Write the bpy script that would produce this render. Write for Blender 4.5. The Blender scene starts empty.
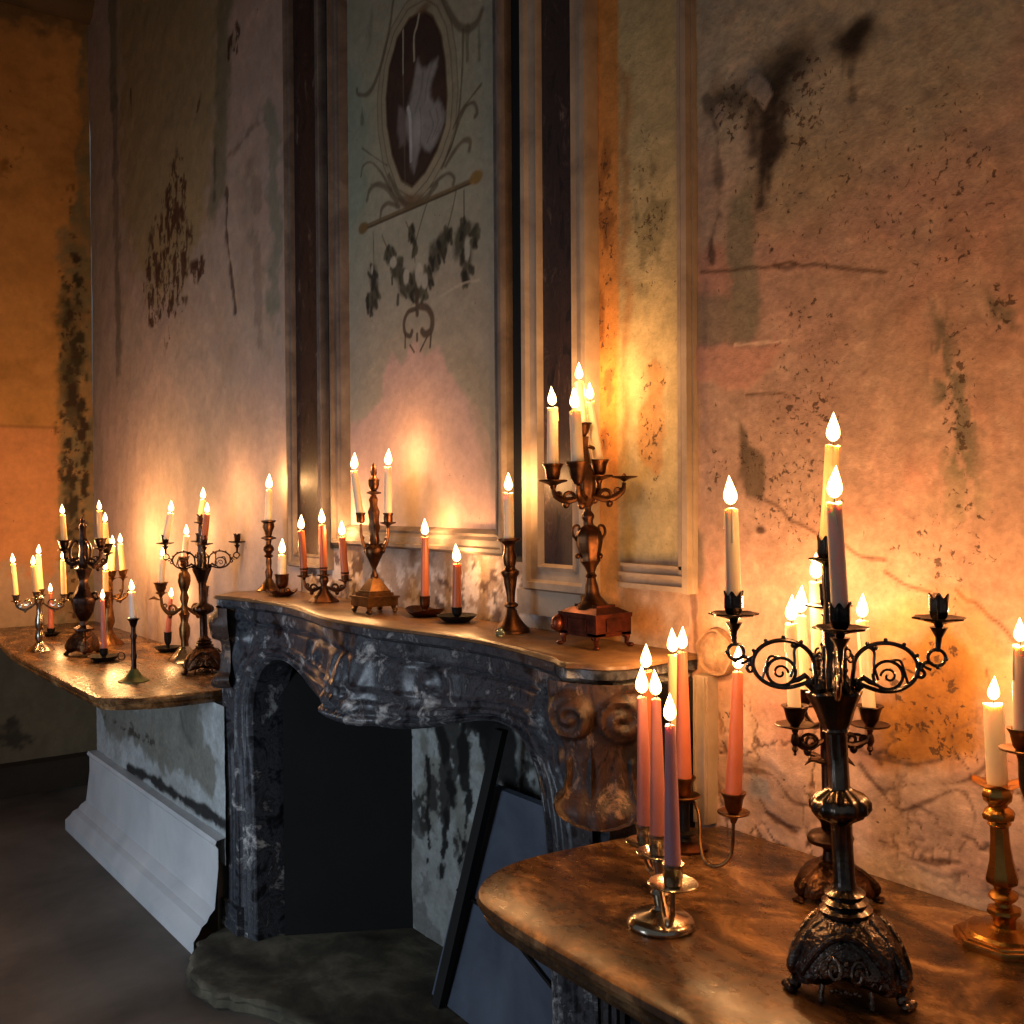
import bpy, math, random
import numpy as np
from mathutils import Vector, Matrix
random.seed(7)
PI = math.pi
SC = bpy.context.scene
COL = SC.collection

# ------------------------------------------------------------------ camera
CAM = Vector((0, -1.7, 1.652)); F = 1024.0
yaw, pitch, roll = math.radians(37.2), math.radians(-0.75), math.radians(-0.35)
hf = Vector((-math.cos(yaw), math.sin(yaw), 0))
FW = Vector((hf.x*math.cos(pitch), hf.y*math.cos(pitch), math.sin(pitch)))
r0 = Vector((math.sin(yaw), math.cos(yaw), 0)); u0 = r0.cross(FW)
RT = r0*math.cos(roll) + u0*math.sin(roll); UP = -r0*math.sin(roll) + u0*math.cos(roll)
cd = bpy.data.cameras.new('camera'); cd.sensor_width = 36; cd.lens = 36; cd.clip_start = .02; cd.clip_end = 60
cam = bpy.data.objects.new('camera', cd); COL.objects.link(cam)
mw = Matrix((RT, UP, -FW)).transposed().to_4x4(); mw.translation = CAM
cam.matrix_world = mw; SC.camera = cam
def ray(u, v): return FW + RT*((u-512)/F) - UP*((v-512)/F)
def PZ(u, v, Z): d = ray(u, v); return CAM + d*((Z-CAM.z)/d.z)
def PY(u, v, Y=0.0): d = ray(u, v); return CAM + d*((Y-CAM.y)/d.y)
def PX(u, v, X): d = ray(u, v); return CAM + d*((X-CAM.x)/d.x)
def PV(u, v, P, dd=0.0):
    d = ray(u, v); return CAM + d*(((Vector(P)-CAM).dot(hf)+dd)/d.dot(hf))
def PZs(u, v, Z, ymax):
    q = PZ(u, v, Z)
    while q.y > ymax and v < 1200: v += .25; q = PZ(u, v, Z)
    return q
def dep(P): return (Vector(P)-CAM).dot(FW)
ZT, ZM = .94, 1.305

# ------------------------------------------------------------------ colour / materials
def lin(c):
    return tuple((x/255/12.92 if x/255 <= .04045 else ((x/255+.055)/1.055)**2.4) for x in c)
def L4(c): return (*lin(c), 1)
def newmat(name):
    m = bpy.data.materials.new(name); m.use_nodes = True
    nt = m.node_tree; b = nt.nodes['Principled BSDF']; return m, nt, b
def N(nt, t, **k):
    n = nt.nodes.new(t)
    for a, b in k.items():
        if a in n.inputs: n.inputs[a].default_value = b
        else: setattr(n, a, b)
    return n
def noise_mix(nt, cols, scale=8, detail=6, dist=0.0, lo=.3, hi=.7, rough=.6, sx=(1,1,1)):
    tc = N(nt, 'ShaderNodeTexCoord'); mp = N(nt, 'ShaderNodeMapping'); mp.inputs['Scale'].default_value = sx
    nt.links.new(tc.outputs['Object'], mp.inputs['Vector'])
    nz = N(nt, 'ShaderNodeTexNoise', Scale=scale, Detail=detail, Roughness=rough, Distortion=dist)
    nt.links.new(mp.outputs[0], nz.inputs['Vector'])
    cr = N(nt, 'ShaderNodeValToRGB'); e = cr.color_ramp.elements
    e[0].position = lo; e[0].color = L4(cols[0]); e[1].position = hi; e[1].color = L4(cols[-1])
    for i, c in enumerate(cols[1:-1]):
        x = e.new(lo+(hi-lo)*(i+1)/(len(cols)-1)); x.color = L4(c)
    nt.links.new(nz.outputs['Fac'], cr.inputs['Fac'])
    return mp, nz, cr
def bump(nt, b, src, strength=.3, dist=.003):
    bp = N(nt, 'ShaderNodeBump', Strength=strength, Distance=dist)
    nt.links.new(src, bp.inputs['Height']); nt.links.new(bp.outputs[0], b.inputs['Normal']); return bp
def metal(name, cols, rough=(.25,.5), scale=25, bmp=.25, met=1.0):
    m, nt, b = newmat(name); mp, nz, cr = noise_mix(nt, cols, scale, 5, .3)
    nt.links.new(cr.outputs[0], b.inputs['Base Color']); b.inputs['Metallic'].default_value = met
    mr = N(nt, 'ShaderNodeMapRange'); mr.inputs['To Min'].default_value = rough[1]; mr.inputs['To Max'].default_value = rough[0]
    nt.links.new(nz.outputs['Fac'], mr.inputs['Value']); nt.links.new(mr.outputs[0], b.inputs['Roughness'])
    n2 = N(nt, 'ShaderNodeTexNoise', Scale=scale*6, Detail=3); nt.links.new(mp.outputs[0], n2.inputs['Vector'])
    bump(nt, b, n2.outputs['Fac'], bmp, .0015 if bmp < .6 else .006); return m
def marble(name, cols, scale=5, dist=1.6, rough=.3, vein=None, lo=.3, hi=.72, bmp=.15, sx=(1,1,1), spec=.5):
    m, nt, b = newmat(name); mp, nz, cr = noise_mix(nt, cols, scale, 12, dist, lo, hi, .74, sx)
    out = cr.outputs[0]
    if vein:
        n3 = N(nt, 'ShaderNodeTexNoise', Scale=scale*.8, Detail=7, Distortion=2.5, Roughness=.6)
        nt.links.new(mp.outputs[0], n3.inputs['Vector'])
        c3 = N(nt, 'ShaderNodeValToRGB'); e = c3.color_ramp.elements
        e[0].position = .47; e[0].color = (0,0,0,1); e[1].position = .53; e[1].color = (0,0,0,1)
        x = e.new(.5); x.color = (.75,.75,.75,1)
        nt.links.new(n3.outputs['Fac'], c3.inputs['Fac'])
        mx = N(nt, 'ShaderNodeMix', data_type='RGBA'); mx.inputs[7].default_value = L4(vein)
        nt.links.new(c3.outputs[0], mx.inputs[0]); nt.links.new(out, mx.inputs[6]); out = mx.outputs[2]
    nt.links.new(out, b.inputs['Base Color'])
    mr = N(nt, 'ShaderNodeMapRange'); mr.inputs['To Min'].default_value = max(.05, rough-.1); mr.inputs['To Max'].default_value = rough+.2
    n2 = N(nt, 'ShaderNodeTexNoise', Scale=scale*9, Detail=6); nt.links.new(mp.outputs[0], n2.inputs['Vector'])
    nt.links.new(n2.outputs['Fac'], mr.inputs['Value']); nt.links.new(mr.outputs[0], b.inputs['Roughness'])
    b.inputs['Specular IOR Level'].default_value = spec
    bump(nt, b, n2.outputs['Fac'], bmp, .002); return m
def plain(name, cols, rough=.8, scale=8, bmp=.2, **k):
    m, nt, b = newmat(name); mp, nz, cr = noise_mix(nt, cols, scale, 7, .4, **k)
    nt.links.new(cr.outputs[0], b.inputs['Base Color']); b.inputs['Roughness'].default_value = rough
    n2 = N(nt, 'ShaderNodeTexNoise', Scale=scale*10, Detail=5); nt.links.new(mp.outputs[0], n2.inputs['Vector'])
    bump(nt, b, n2.outputs['Fac'], bmp, .002); return m
def painted(name, rough=.85, fine=60, amp=.17, bmp=.5, spec=.3, pit=(66,46,36)):
    """plaster whose colours are stored per vertex, with fine mottling and relief"""
    m, nt, b = newmat(name)
    at = N(nt, 'ShaderNodeAttribute', attribute_name='Col'); tc = N(nt, 'ShaderNodeTexCoord')
    nz = N(nt, 'ShaderNodeTexNoise', Scale=fine, Detail=8, Roughness=.7); nt.links.new(tc.outputs['Object'], nz.inputs['Vector'])
    mr = N(nt, 'ShaderNodeMapRange'); mr.inputs['From Min'].default_value = .3; mr.inputs['From Max'].default_value = .7
    mr.inputs['To Min'].default_value = 1-amp; mr.inputs['To Max'].default_value = 1+amp
    nt.links.new(nz.outputs['Fac'], mr.inputs['Value'])
    vm = N(nt, 'ShaderNodeVectorMath', operation='SCALE'); nt.links.new(at.outputs['Color'], vm.inputs[0]); nt.links.new(mr.outputs[0], vm.inputs['Scale'])
    # pitting: sharp small flakes where the stored mask is high
    n2 = N(nt, 'ShaderNodeTexNoise', Scale=fine*1.1, Detail=6, Roughness=.62, Distortion=.4); nt.links.new(tc.outputs['Object'], n2.inputs['Vector'])
    n3 = N(nt, 'ShaderNodeTexNoise', Scale=fine*.28, Detail=9, Roughness=.72); nt.links.new(tc.outputs['Object'], n3.inputs['Vector'])
    th = N(nt, 'ShaderNodeMath', operation='MULTIPLY_ADD'); th.inputs[1].default_value = -.228; th.inputs[2].default_value = .715; nt.links.new(at.outputs['Alpha'], th.inputs[0])
    sb = N(nt, 'ShaderNodeMath', operation='SUBTRACT'); nt.links.new(n2.outputs['Fac'], sb.inputs[0]); nt.links.new(th.outputs[0], sb.inputs[1])
    mk = N(nt, 'ShaderNodeMapRange'); mk.inputs['From Min'].default_value = 0; mk.inputs['From Max'].default_value = .055; nt.links.new(sb.outputs[0], mk.inputs['Value'])
    m3 = N(nt, 'ShaderNodeMapRange'); m3.inputs['From Min'].default_value = .35; m3.inputs['From Max'].default_value = .65; m3.inputs['To Min'].default_value = 1-amp*1.1; m3.inputs['To Max'].default_value = 1+amp*1.1; nt.links.new(n3.outputs['Fac'], m3.inputs['Value'])
    v2 = N(nt, 'ShaderNodeVectorMath', operation='SCALE'); nt.links.new(vm.outputs[0], v2.inputs[0]); nt.links.new(m3.outputs[0], v2.inputs['Scale'])
    mx = N(nt, 'ShaderNodeMix', data_type='RGBA'); mx.inputs[7].default_value = L4(pit); sm = N(nt, 'ShaderNodeMath', operation='MULTIPLY'); sm.inputs[1].default_value = .8
    nt.links.new(mk.outputs[0], sm.inputs[0]); nt.links.new(sm.outputs[0], mx.inputs[0]); nt.links.new(v2.outputs[0], mx.inputs[6])
    nt.links.new(mx.outputs[2], b.inputs['Base Color']); b.inputs['Roughness'].default_value = rough
    b.inputs['Specular IOR Level'].default_value = spec
    hb = N(nt, 'ShaderNodeMath', operation='SUBTRACT'); a2 = N(nt, 'ShaderNodeMath', operation='ADD'); nt.links.new(nz.outputs['Fac'], a2.inputs[0]); nt.links.new(n3.outputs['Fac'], a2.inputs[1])
    nt.links.new(a2.outputs[0], hb.inputs[0]); nt.links.new(mk.outputs[0], hb.inputs[1])
    bump(nt, b, hb.outputs[0], bmp, .005); return m

M = {}
M['plaster'] = painted('plaster')
M['fresco'] = painted('fresco', fine=40, amp=.09, bmp=.15, pit=(86,76,62)); M['plasterfar'] = painted('plasterfar', fine=26, amp=.10, bmp=.3)
M['bronze'] = metal('bronze', [(52,34,26),(92,60,40),(128,84,52)], (.3,.5))
M['darkbronze'] = metal('darkbronze', [(36,28,26),(62,46,40),(100,72,56)], (.22,.45))
M['redbronze'] = metal('redbronze', [(46,22,17),(86,40,28),(118,62,42)], (.3,.5), met=.8)
M['gunmetal'] = metal('gunmetal', [(48,44,44),(90,82,78),(140,124,110)], (.12,.35), 18)
M['ornategun'] = metal('ornategun', [(40,36,36),(92,82,78),(160,138,120)], (.15,.4), 16, .9)
M['ornatebronze'] = metal('ornatebronze', [(36,26,22),(78,54,40),(132,94,64)], (.25,.45), 14, .9)
M['silver'] = metal('silver', [(120,112,104),(190,178,160),(215,200,180)], (.1,.3), 18, .1)
M['brass'] = metal('brass', [(130,90,44),(196,146,74),(220,172,96)], (.15,.38), 14, .15)
M['oldbrass'] = metal('oldbrass', [(70,50,34),(120,86,54),(160,116,70)], (.25,.45), 20, .2)
M['blackiron'] = metal('blackiron', [(14,13,13),(26,24,23),(44,38,34)], (.4,.65), met=.6)
M['verdigris'] = metal('verdigris', [(70,84,60),(96,110,70),(120,96,60)], (.35,.6), 20, met=.7)
M['tabletop'] = marble('tabletop', [(44,29,18),(80,54,32),(104,74,44),(150,110,70),(186,146,100)], 5.0, .8, .24, None, .40, .63, .12, (1,1.5,1))
M['tableedge'] = marble('tableedge', [(34,26,22),(70,54,42),(120,98,78),(60,44,34)], 9, 1.8, .3, None, .3, .7)
M['shelfstone'] = marble('shelfstone', [(66,46,32),(112,82,54),(146,112,76)], 7, 1.0, .3, None)
M['marble'] = marble('marble', [(14,15,18),(38,40,46),(78,80,86),(34,36,42),(120,120,122),(190,188,182)], 10, .5, .3, None, .38, .64, .3, spec=.6)
M['marblecandlelit'] = marble('marblecandlelit', [(26,18,16),(76,52,40),(50,36,30),(150,116,90)], 14, .6, .5, None, .39, .62, .8, sx=(1,1,.5))  # surround marble with the brown of candle light put into its colour
M['marblepanel'] = marble('marblepanel', [(20,14,13),(56,38,33),(36,25,23),(84,64,56),(140,122,108)], 12, .8, .45, None, .4, .68, sx=(1.5,1,.6))
M['black'] = plain('black', [(5,5,5),(12,11,10)], .85, 6)
M['soot'] = plain('soot', [(4,4,4),(8,8,7),(14,13,11)], .95, 5)
M['moulding'] = plain('moulding', [(84,72,64),(112,98,88),(138,124,110)], .7, 9, .25, lo=.3, hi=.7)
M['mouldinglight'] = plain('mouldinglight', [(134,116,100),(168,148,126),(188,168,146)], .7, 7, .25, lo=.3, hi=.7)
M['skirt'] = plain('skirt', [(186,190,192),(206,210,212),(222,224,224)], .5, 3, .05, lo=.3, hi=.7)
M['floor'] = plain('floor', [(82,76,68),(116,108,98),(142,134,122)], .7, 1.6, .2, lo=.3, hi=.7)
M['hearth'] = plain('hearth', [(40,38,31),(78,74,60),(124,116,96)], .85, 6, .6, lo=.3, hi=.7)
M['hearthdark'] = plain('hearthdark', [(40,39,32),(70,66,54),(108,104,88)], .8, 5, .5, lo=.3, hi=.75)
M['ceil'] = plain('ceil', [(70,58,46),(96,82,66)], .9, 3)
M['board'] = plain('board', [(52,60,72),(72,80,94),(86,94,108)], .7, 4, .15, lo=.3, hi=.7)
M['wick'] = plain('wick', [(12,9,8),(28,20,14)], .9, 50)
M['ochre'] = plain('ochre', [(160,108,52),(186,132,70),(200,150,90)], .85, 9, .4, lo=.3, hi=.7, sx=(1,1,.4))
M['bossstone'] = plain('bossstone', [(96,72,54),(150,116,88),(176,144,112)], .85, 30, .5, lo=.3, hi=.7)
M['glass'], nt, b = newmat('glass'); b.inputs['Base Color'].default_value = (.6,.75,.55,1); b.inputs['Roughness'].default_value = .08
b.inputs['Transmission Weight'].default_value = .85; b.inputs['IOR'].default_value = 1.45
def wax(name, c, top):
    m, nt, b = newmat(name)
    mp, nz, cr = noise_mix(nt, [c, tuple(min(255, x+10) for x in c)], 20, 3)
    nt.links.new(cr.outputs[0], b.inputs['Base Color'])
    b.inputs['Roughness'].default_value = .42
    b.inputs['Subsurface Weight'].default_value = .35; b.inputs['Subsurface Radius'].default_value = (1, .45, .2); b.inputs['Subsurface Scale'].default_value = .02
    return m
M['ivory'] = wax('ivory', (232,214,182), None); M['cream'] = wax('cream', (226,196,140), None)
M['orange'] = wax('orange', (174,94,52), None); M['pink'] = wax('pink', (182,102,74), None)
M['rose'] = wax('rose', (178,112,104), None); M['lilac'] = wax('lilac', (186,136,150), None); M['whitewax'] = wax('whitewax', (238,224,206), None)
m = bpy.data.materials.new('flame'); m.use_nodes = True; nt = m.node_tree; nt.nodes.clear()
o_ = N(nt, 'ShaderNodeOutputMaterial'); ad = N(nt, 'ShaderNodeAddShader'); tr = N(nt, 'ShaderNodeBsdfTransparent'); em = N(nt, 'ShaderNodeEmission')
lw = N(nt, 'ShaderNodeLayerWeight', Blend=.4); cr = N(nt, 'ShaderNodeValToRGB'); e = cr.color_ramp.elements
e[0].position = .0; e[0].color = (1,.83,.45,1); e[1].position = .9; e[1].color = (1,.42,.08,1); x = e.new(.45); x.color = (1,.7,.28,1)
nt.links.new(lw.outputs['Facing'], cr.inputs['Fac']); nt.links.new(cr.outputs[0], em.inputs['Color']); em.inputs['Strength'].default_value = 3.6
nt.links.new(em.outputs[0], ad.inputs[0]); nt.links.new(tr.outputs[0], ad.inputs[1]); nt.links.new(ad.outputs[0], o_.inputs['Surface'])
m.cycles.emission_sampling = 'NONE'; M['flame'] = m

# ------------------------------------------------------------------ mesh builder
class MB:
    def __init__(s): s.v = []; s.f = []
    def add(s, vs, fs):
        n = len(s.v); s.v += [Vector(p) for p in vs]; s.f += [tuple(i+n for i in f) for f in fs]
    def lathe(s, prof, c=(0,0,0), axis=(0,0,1), seg=20, mod=None, cap=True):
        """prof: list of (r, h)"""
        c = Vector(c); ax = Vector(axis).normalized()
        if abs(ax.z) > .98: ex = Vector((1,0,0))
        else: ex = Vector((0,0,1)).cross(ax).normalized()
        ex = (ex - ax*ex.dot(ax)).normalized(); ey = ax.cross(ex)
        vs = []; fs = []
        for i, (r, h) in enumerate(prof):
            for k in range(seg):
                a = 2*PI*k/seg; rr, hh = (r, h) if mod is None else mod(r, h, a)
                vs.append(c + ax*hh + (ex*math.cos(a)+ey*math.sin(a))*rr)
        for i in range(len(prof)-1):
            for k in range(seg):
                k2 = (k+1) % seg; fs.append((i*seg+k, i*seg+k2, (i+1)*seg+k2, (i+1)*seg+k))
        if cap:
            if prof[0][0] > 1e-5: fs.append(tuple(reversed(range(seg))))
            if prof[-1][0] > 1e-5: fs.append(tuple((len(prof)-1)*seg+k for k in range(seg)))
        s.add(vs, fs); return s
    def tube(s, pts, rad, seg=8):
        pts = [Vector(p) for p in pts]; n = len(pts)
        if not hasattr(rad, '__len__'): rad = [rad]*n
        t0 = (pts[1]-pts[0]).normalized(); up = Vector((0,0,1)) if abs(t0.z) < .9 else Vector((1,0,0))
        nx = t0.cross(up).normalized(); vs = []; fs = []
        for i, p in enumerate(pts):
            t = (pts[min(n-1, i+1)]-pts[max(0, i-1)])
            t = t.normalized() if t.length > 1e-9 else t0
            nx = (nx - t*nx.dot(t)).normalized(); ny = t.cross(nx)
            for k in range(seg):
                a = 2*PI*k/seg; vs.append(p+(nx*math.cos(a)+ny*math.sin(a))*rad[i])
        for i in range(n-1):
            for k in range(seg):
                k2 = (k+1) % seg; fs.append((i*seg+k, i*seg+k2, (i+1)*seg+k2, (i+1)*seg+k))
        fs.append(tuple(reversed(range(seg)))); fs.append(tuple((n-1)*seg+k for k in range(seg)))
        s.add(vs, fs); return s
    def ball(s, c, r, sc=(1,1,1), seg=12, rings=8):
        c = Vector(c); vs = [c+Vector((0,0,-r*sc[2]))]; fs = []
        for i in range(1, rings):
            t = PI*i/rings
            for k in range(seg):
                a = 2*PI*k/seg; vs.append(c+Vector((r*sc[0]*math.sin(t)*math.cos(a), r*sc[1]*math.sin(t)*math.sin(a), -r*sc[2]*math.cos(t))))
        vs.append(c+Vector((0,0,r*sc[2]))); top = len(vs)-1
        for k in range(seg):
            k2 = (k+1) % seg; fs.append((0, 1+k2, 1+k)); fs.append((top, 1+(rings-2)*seg+k, 1+(rings-2)*seg+k2))
            for i in range(rings-2): fs.append((1+i*seg+k, 1+i*seg+k2, 1+(i+1)*seg+k2, 1+(i+1)*seg+k))
        s.add(vs, fs); return s
    def prism(s, poly, z0, z1, bev=0.0):
        """poly: list of (x, y) counter-clockwise; optional bevel on the top edge"""
        n = len(poly); cx = sum(p[0] for p in poly)/n; cy = sum(p[1] for p in poly)/n
        lay = [(z0, 0), (z1-bev, 0)] + ([(z1-bev*.3, bev*.3), (z1, bev)] if bev else [(z1, 0)])[0 if bev else 1:]
        if not bev: lay = [(z0, 0), (z1, 0)]
        vs = []
        for z, ins in lay:
            for i, (x, y) in enumerate(poly):
                if ins:
                    p, q = Vector(poly[i-1]), Vector(poly[(i+1) % n]); t = (q-p).normalized(); nx, ny = -t.y, t.x
                    vs.append((x+nx*ins, y+ny*ins, z))
                else: vs.append((x, y, z))
        fs = [tuple(reversed(range(n)))]
        for j in range(len(lay)-1):
            for i in range(n): k = (i+1) % n; fs.append((j*n+i, j*n+k, (j+1)*n+k, (j+1)*n+i))
        fs.append(tuple((len(lay)-1)*n+i for i in range(n)))
        s.add(vs, fs); return s
    def box(s, a, b):
        return s.prism([(a[0],a[1]),(b[0],a[1]),(b[0],b[1]),(a[0],b[1])], a[2], b[2])
    def build(s, name, mat, parent=None, smooth=True, loc=None, ang=40):
        me = bpy.data.meshes.new(name)
        o = bpy.data.objects.new(name, me); COL.objects.link(o)
        off = Vector((0,0,0))
        if parent is not None:
            p = parent
            while p is not None: off = off + p.location; p = p.parent
            o.parent = parent
        elif loc is not None: off = Vector(loc); o.location = off
        me.from_pydata([p-off for p in s.v], [], s.f); me.materials.append(M[mat] if isinstance(mat, str) else mat)
        me.validate(); me.update()
        if smooth:
            me.polygons.foreach_set('use_smooth', [True]*len(me.polygons))
            me.set_sharp_from_angle(angle=math.radians(ang))
        return o
def empty(name, loc, label=None, cat=None, group=None):
    o = bpy.data.objects.new(name, None); COL.objects.link(o); o.location = loc; o.empty_display_size = .05
    return tag(o, label, cat, group)
def tag(o, label=None, cat=None, group=None, kind=None):
    if label: o['label'] = label
    if cat: o['category'] = cat
    if group: o['group'] = group
    if kind: o['kind'] = kind
    return o
def spline(pts, n=8):
    pts = [Vector(p) for p in pts]; out = []
    P = [pts[0]*2-pts[1]] + pts + [pts[-1]*2-pts[-2]]
    for i in range(1, len(P)-2):
        a, b, c, d = P[i-1:i+3]
        for k in range(n):
            t = k/n; out.append(.5*((2*b)+(c-a)*t+(2*a-5*b+4*c-d)*t*t+(3*b-a-3*c+d)*t**3))
    out.append(pts[-1]); return out

# ------------------------------------------------------------------ numpy painting of the plaster
def vnoise(x, y, seed=0):
    xi = np.floor(x).astype(np.int64); yi = np.floor(y).astype(np.int64); fx = x-xi; fy = y-yi
    fx = fx*fx*(3-2*fx); fy = fy*fy*(3-2*fy)
    def h(a, b):
        n = (a*374761393 + b*668265263 + seed*1442695041) & 0xffffffff
        n = ((n ^ (n >> 13))*1274126177) & 0xffffffff
        return ((n ^ (n >> 16)) & 0xffff)/65535.0
    return (h(xi,yi)*(1-fx)+h(xi+1,yi)*fx)*(1-fy)+(h(xi,yi+1)*(1-fx)+h(xi+1,yi+1)*fx)*fy
def fbm(x, y, sc=1.0, oct=5, seed=0, rough=.55, sy=1.0):
    a, s, t, w = 1.0, 0, 0, 0; x = x*sc; y = y*sc*sy
    for i in range(oct):
        s = s + a*vnoise(x, y, seed+i*17); w += a; a *= rough; x = x*2.03+11.3; y = y*2.03+5.7
    return s/w
def sstep(a, b, x):
    t = np.clip((x-a)/(b-a+1e-12), 0, 1); return t*t*(3-2*t)
class Wall:
    """a gridded wall patch; axis a = along, z = up; painted in wall coordinates"""
    def __init__(s, a0, a1, z0, z1, step, plane, px):
        s.na = max(2, int(round((a1-a0)/step))+1); s.nz = max(2, int(round((z1-z0)/step))+1)
        A, Zz = np.meshgrid(np.linspace(a0, a1, s.na), np.linspace(z0, z1, s.nz))
        s.A = A.ravel(); s.Z = Zz.ravel(); s.h = np.zeros_like(s.A); s.c = np.ones((len(s.A), 3))*.5; s.pit = np.full(len(s.A), .12); s.plane = plane; s.px = px
        s.wn = fbm(s.A, s.Z, 14, 5, 3)-.5; s.wn2 = fbm(s.A, s.Z, 50, 3, 31)-.5
    def P(s, u, v):
        q = s.px(u, v); return q
    def mix(s, m, col): 
        m = np.clip(m, 0, 1)[:, None]; s.c = s.c*(1-m)+np.array(lin(col))*m
    def dist(s, pts):
        d = np.full_like(s.A, 1e9)
        q = [s.P(*p) for p in pts]
        for (x0, y0), (x1, y1) in zip(q[:-1], q[1:]):
            dx, dy = x1-x0, y1-y0; t = np.clip(((s.A-x0)*dx+(s.Z-y0)*dy)/(dx*dx+dy*dy+1e-12), 0, 1)
            d = np.minimum(d, np.hypot(s.A-x0-t*dx, s.Z-y0-t*dy))
        return d
    def stroke(s, pts, w, col, a=1.0, soft=.4, wob=0.0, rel=0.0):
        if len(pts) > 2: pts = [(p.x, p.y) for p in spline([(u, v, 0) for u, v in pts], 4)]
        d = s.dist(pts) + wob*s.wn
        m = 1-sstep(w*(1-soft), w*(1+soft), d); s.mix(m*a, col); s.h += rel*m
    def poly(s, pts, col, a=1.0, soft=.01, wob=0.0, rel=0.0, tex=None):
        q = np.array([s.P(*p) for p in pts]); ins = np.zeros(len(s.A), bool); j = len(q)-1
        Aw = s.A + wob*s.wn; Zw = s.Z + wob*(fbm(s.A, s.Z, 17, 5, 77)-.5)
        d = np.full_like(s.A, 1e9)
        for i in range(len(q)):
            xi, yi = q[i]; xj, yj = q[j]
            c = ((yi > Zw) != (yj > Zw)) & (Aw < (xj-xi)*(Zw-yi)/((yj-yi) if abs(yj-yi) > 1e-9 else 1e-9)+xi)
            ins ^= c
            dx, dy = xj-xi, yj-yi; t = np.clip(((Aw-xi)*dx+(Zw-yi)*dy)/(dx*dx+dy*dy+1e-12), 0, 1)
            d = np.minimum(d, np.hypot(Aw-xi-t*dx, Zw-yi-t*dy)); j = i
        sd = np.where(ins, -d, d); m = 1-sstep(-soft, soft, sd)
        if tex is not None: m = m*tex
        s.mix(m*a, col); s.h += rel*m; return sd
    def blob(s, u, v, ru, rv, col, a=1.0, soft=.5, wob=.03):
        x, z = s.P(u, v); x1, _ = s.P(u+ru, v); _, z1 = s.P(u, v+rv); rx, rz = abs(x1-x), abs(z1-z)
        d = np.hypot((s.A-x)/rx, (s.Z-z)/rz) + s.wn*wob*30
        s.mix((1-sstep(1-soft, 1+soft, d))*a, col)
    def spots(s, u0, v0, u1, v1, col, sc=60, th=.62, a=.9, seed=5, sy=1.0, rel=0.0):
        x0, z0 = s.P(u0, v0); x1, z1 = s.P(u1, v1); cx, cz, rx, rz = (x0+x1)/2, (z0+z1)/2, abs(x1-x0)/2, abs(z1-z0)/2
        w = 1-sstep(.5, 1.15, np.hypot((s.A-cx)/rx, (s.Z-cz)/rz)+s.wn)
        n = fbm(s.A, s.Z, sc, 3, seed, sy=sy); m = sstep(th, th+.05, n*(.55+.45*w)+.0)*w
        s.mix(m*a*(0 if sc > 25 and rel > -.003 else 1), col); s.pit = np.maximum(s.pit, w*min(1, a*1.15)*(.55+.9*np.clip(n-.25,0,.5))); s.h += rel*m*0
    def build(s, name, mat='plaster', kind='structure', parent=None):
        vs = s.plane(s.A, s.Z, s.h); na = s.na
        i, j = np.meshgrid(np.arange(s.na-1), np.arange(s.nz-1)); k = (j*na+i).ravel()
        f = np.stack([k, k+1, k+na+1, k+na], 1)
        me = bpy.data.meshes.new(name); me.vertices.add(len(vs)); me.vertices.foreach_set('co', vs.astype(np.float32).ravel())
        me.loops.add(f.size); me.loops.foreach_set('vertex_index', f.ravel().astype(np.int32))
        me.polygons.add(len(f)); me.polygons.foreach_set('loop_start', np.arange(0, f.size, 4, dtype=np.int32)); me.polygons.foreach_set('loop_total', np.full(len(f), 4, np.int32))
        me.update(calc_edges=True); me.polygons.foreach_set('use_smooth', np.ones(len(f), bool))
        at = me.color_attributes.new('Col', 'FLOAT_COLOR', 'POINT')
        at.data.foreach_set('color', np.concatenate([np.clip(s.c, 0, 1), np.clip(s.pit, 0, 1)[:, None]], 1).astype(np.float32).ravel())
        me.materials.append(M[mat]); o = bpy.data.objects.new(name, me); COL.objects.link(o)
        if kind: o['kind'] = kind
        if parent: o.parent = parent; o.location = -parent.location
        return o
def onY(u, v): p = PY(u, v, 0); return (p.x, p.z)
def planeY(y0): return lambda A, Z, h: np.stack([A, y0-h, Z], 1)

exec_order = []
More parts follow.
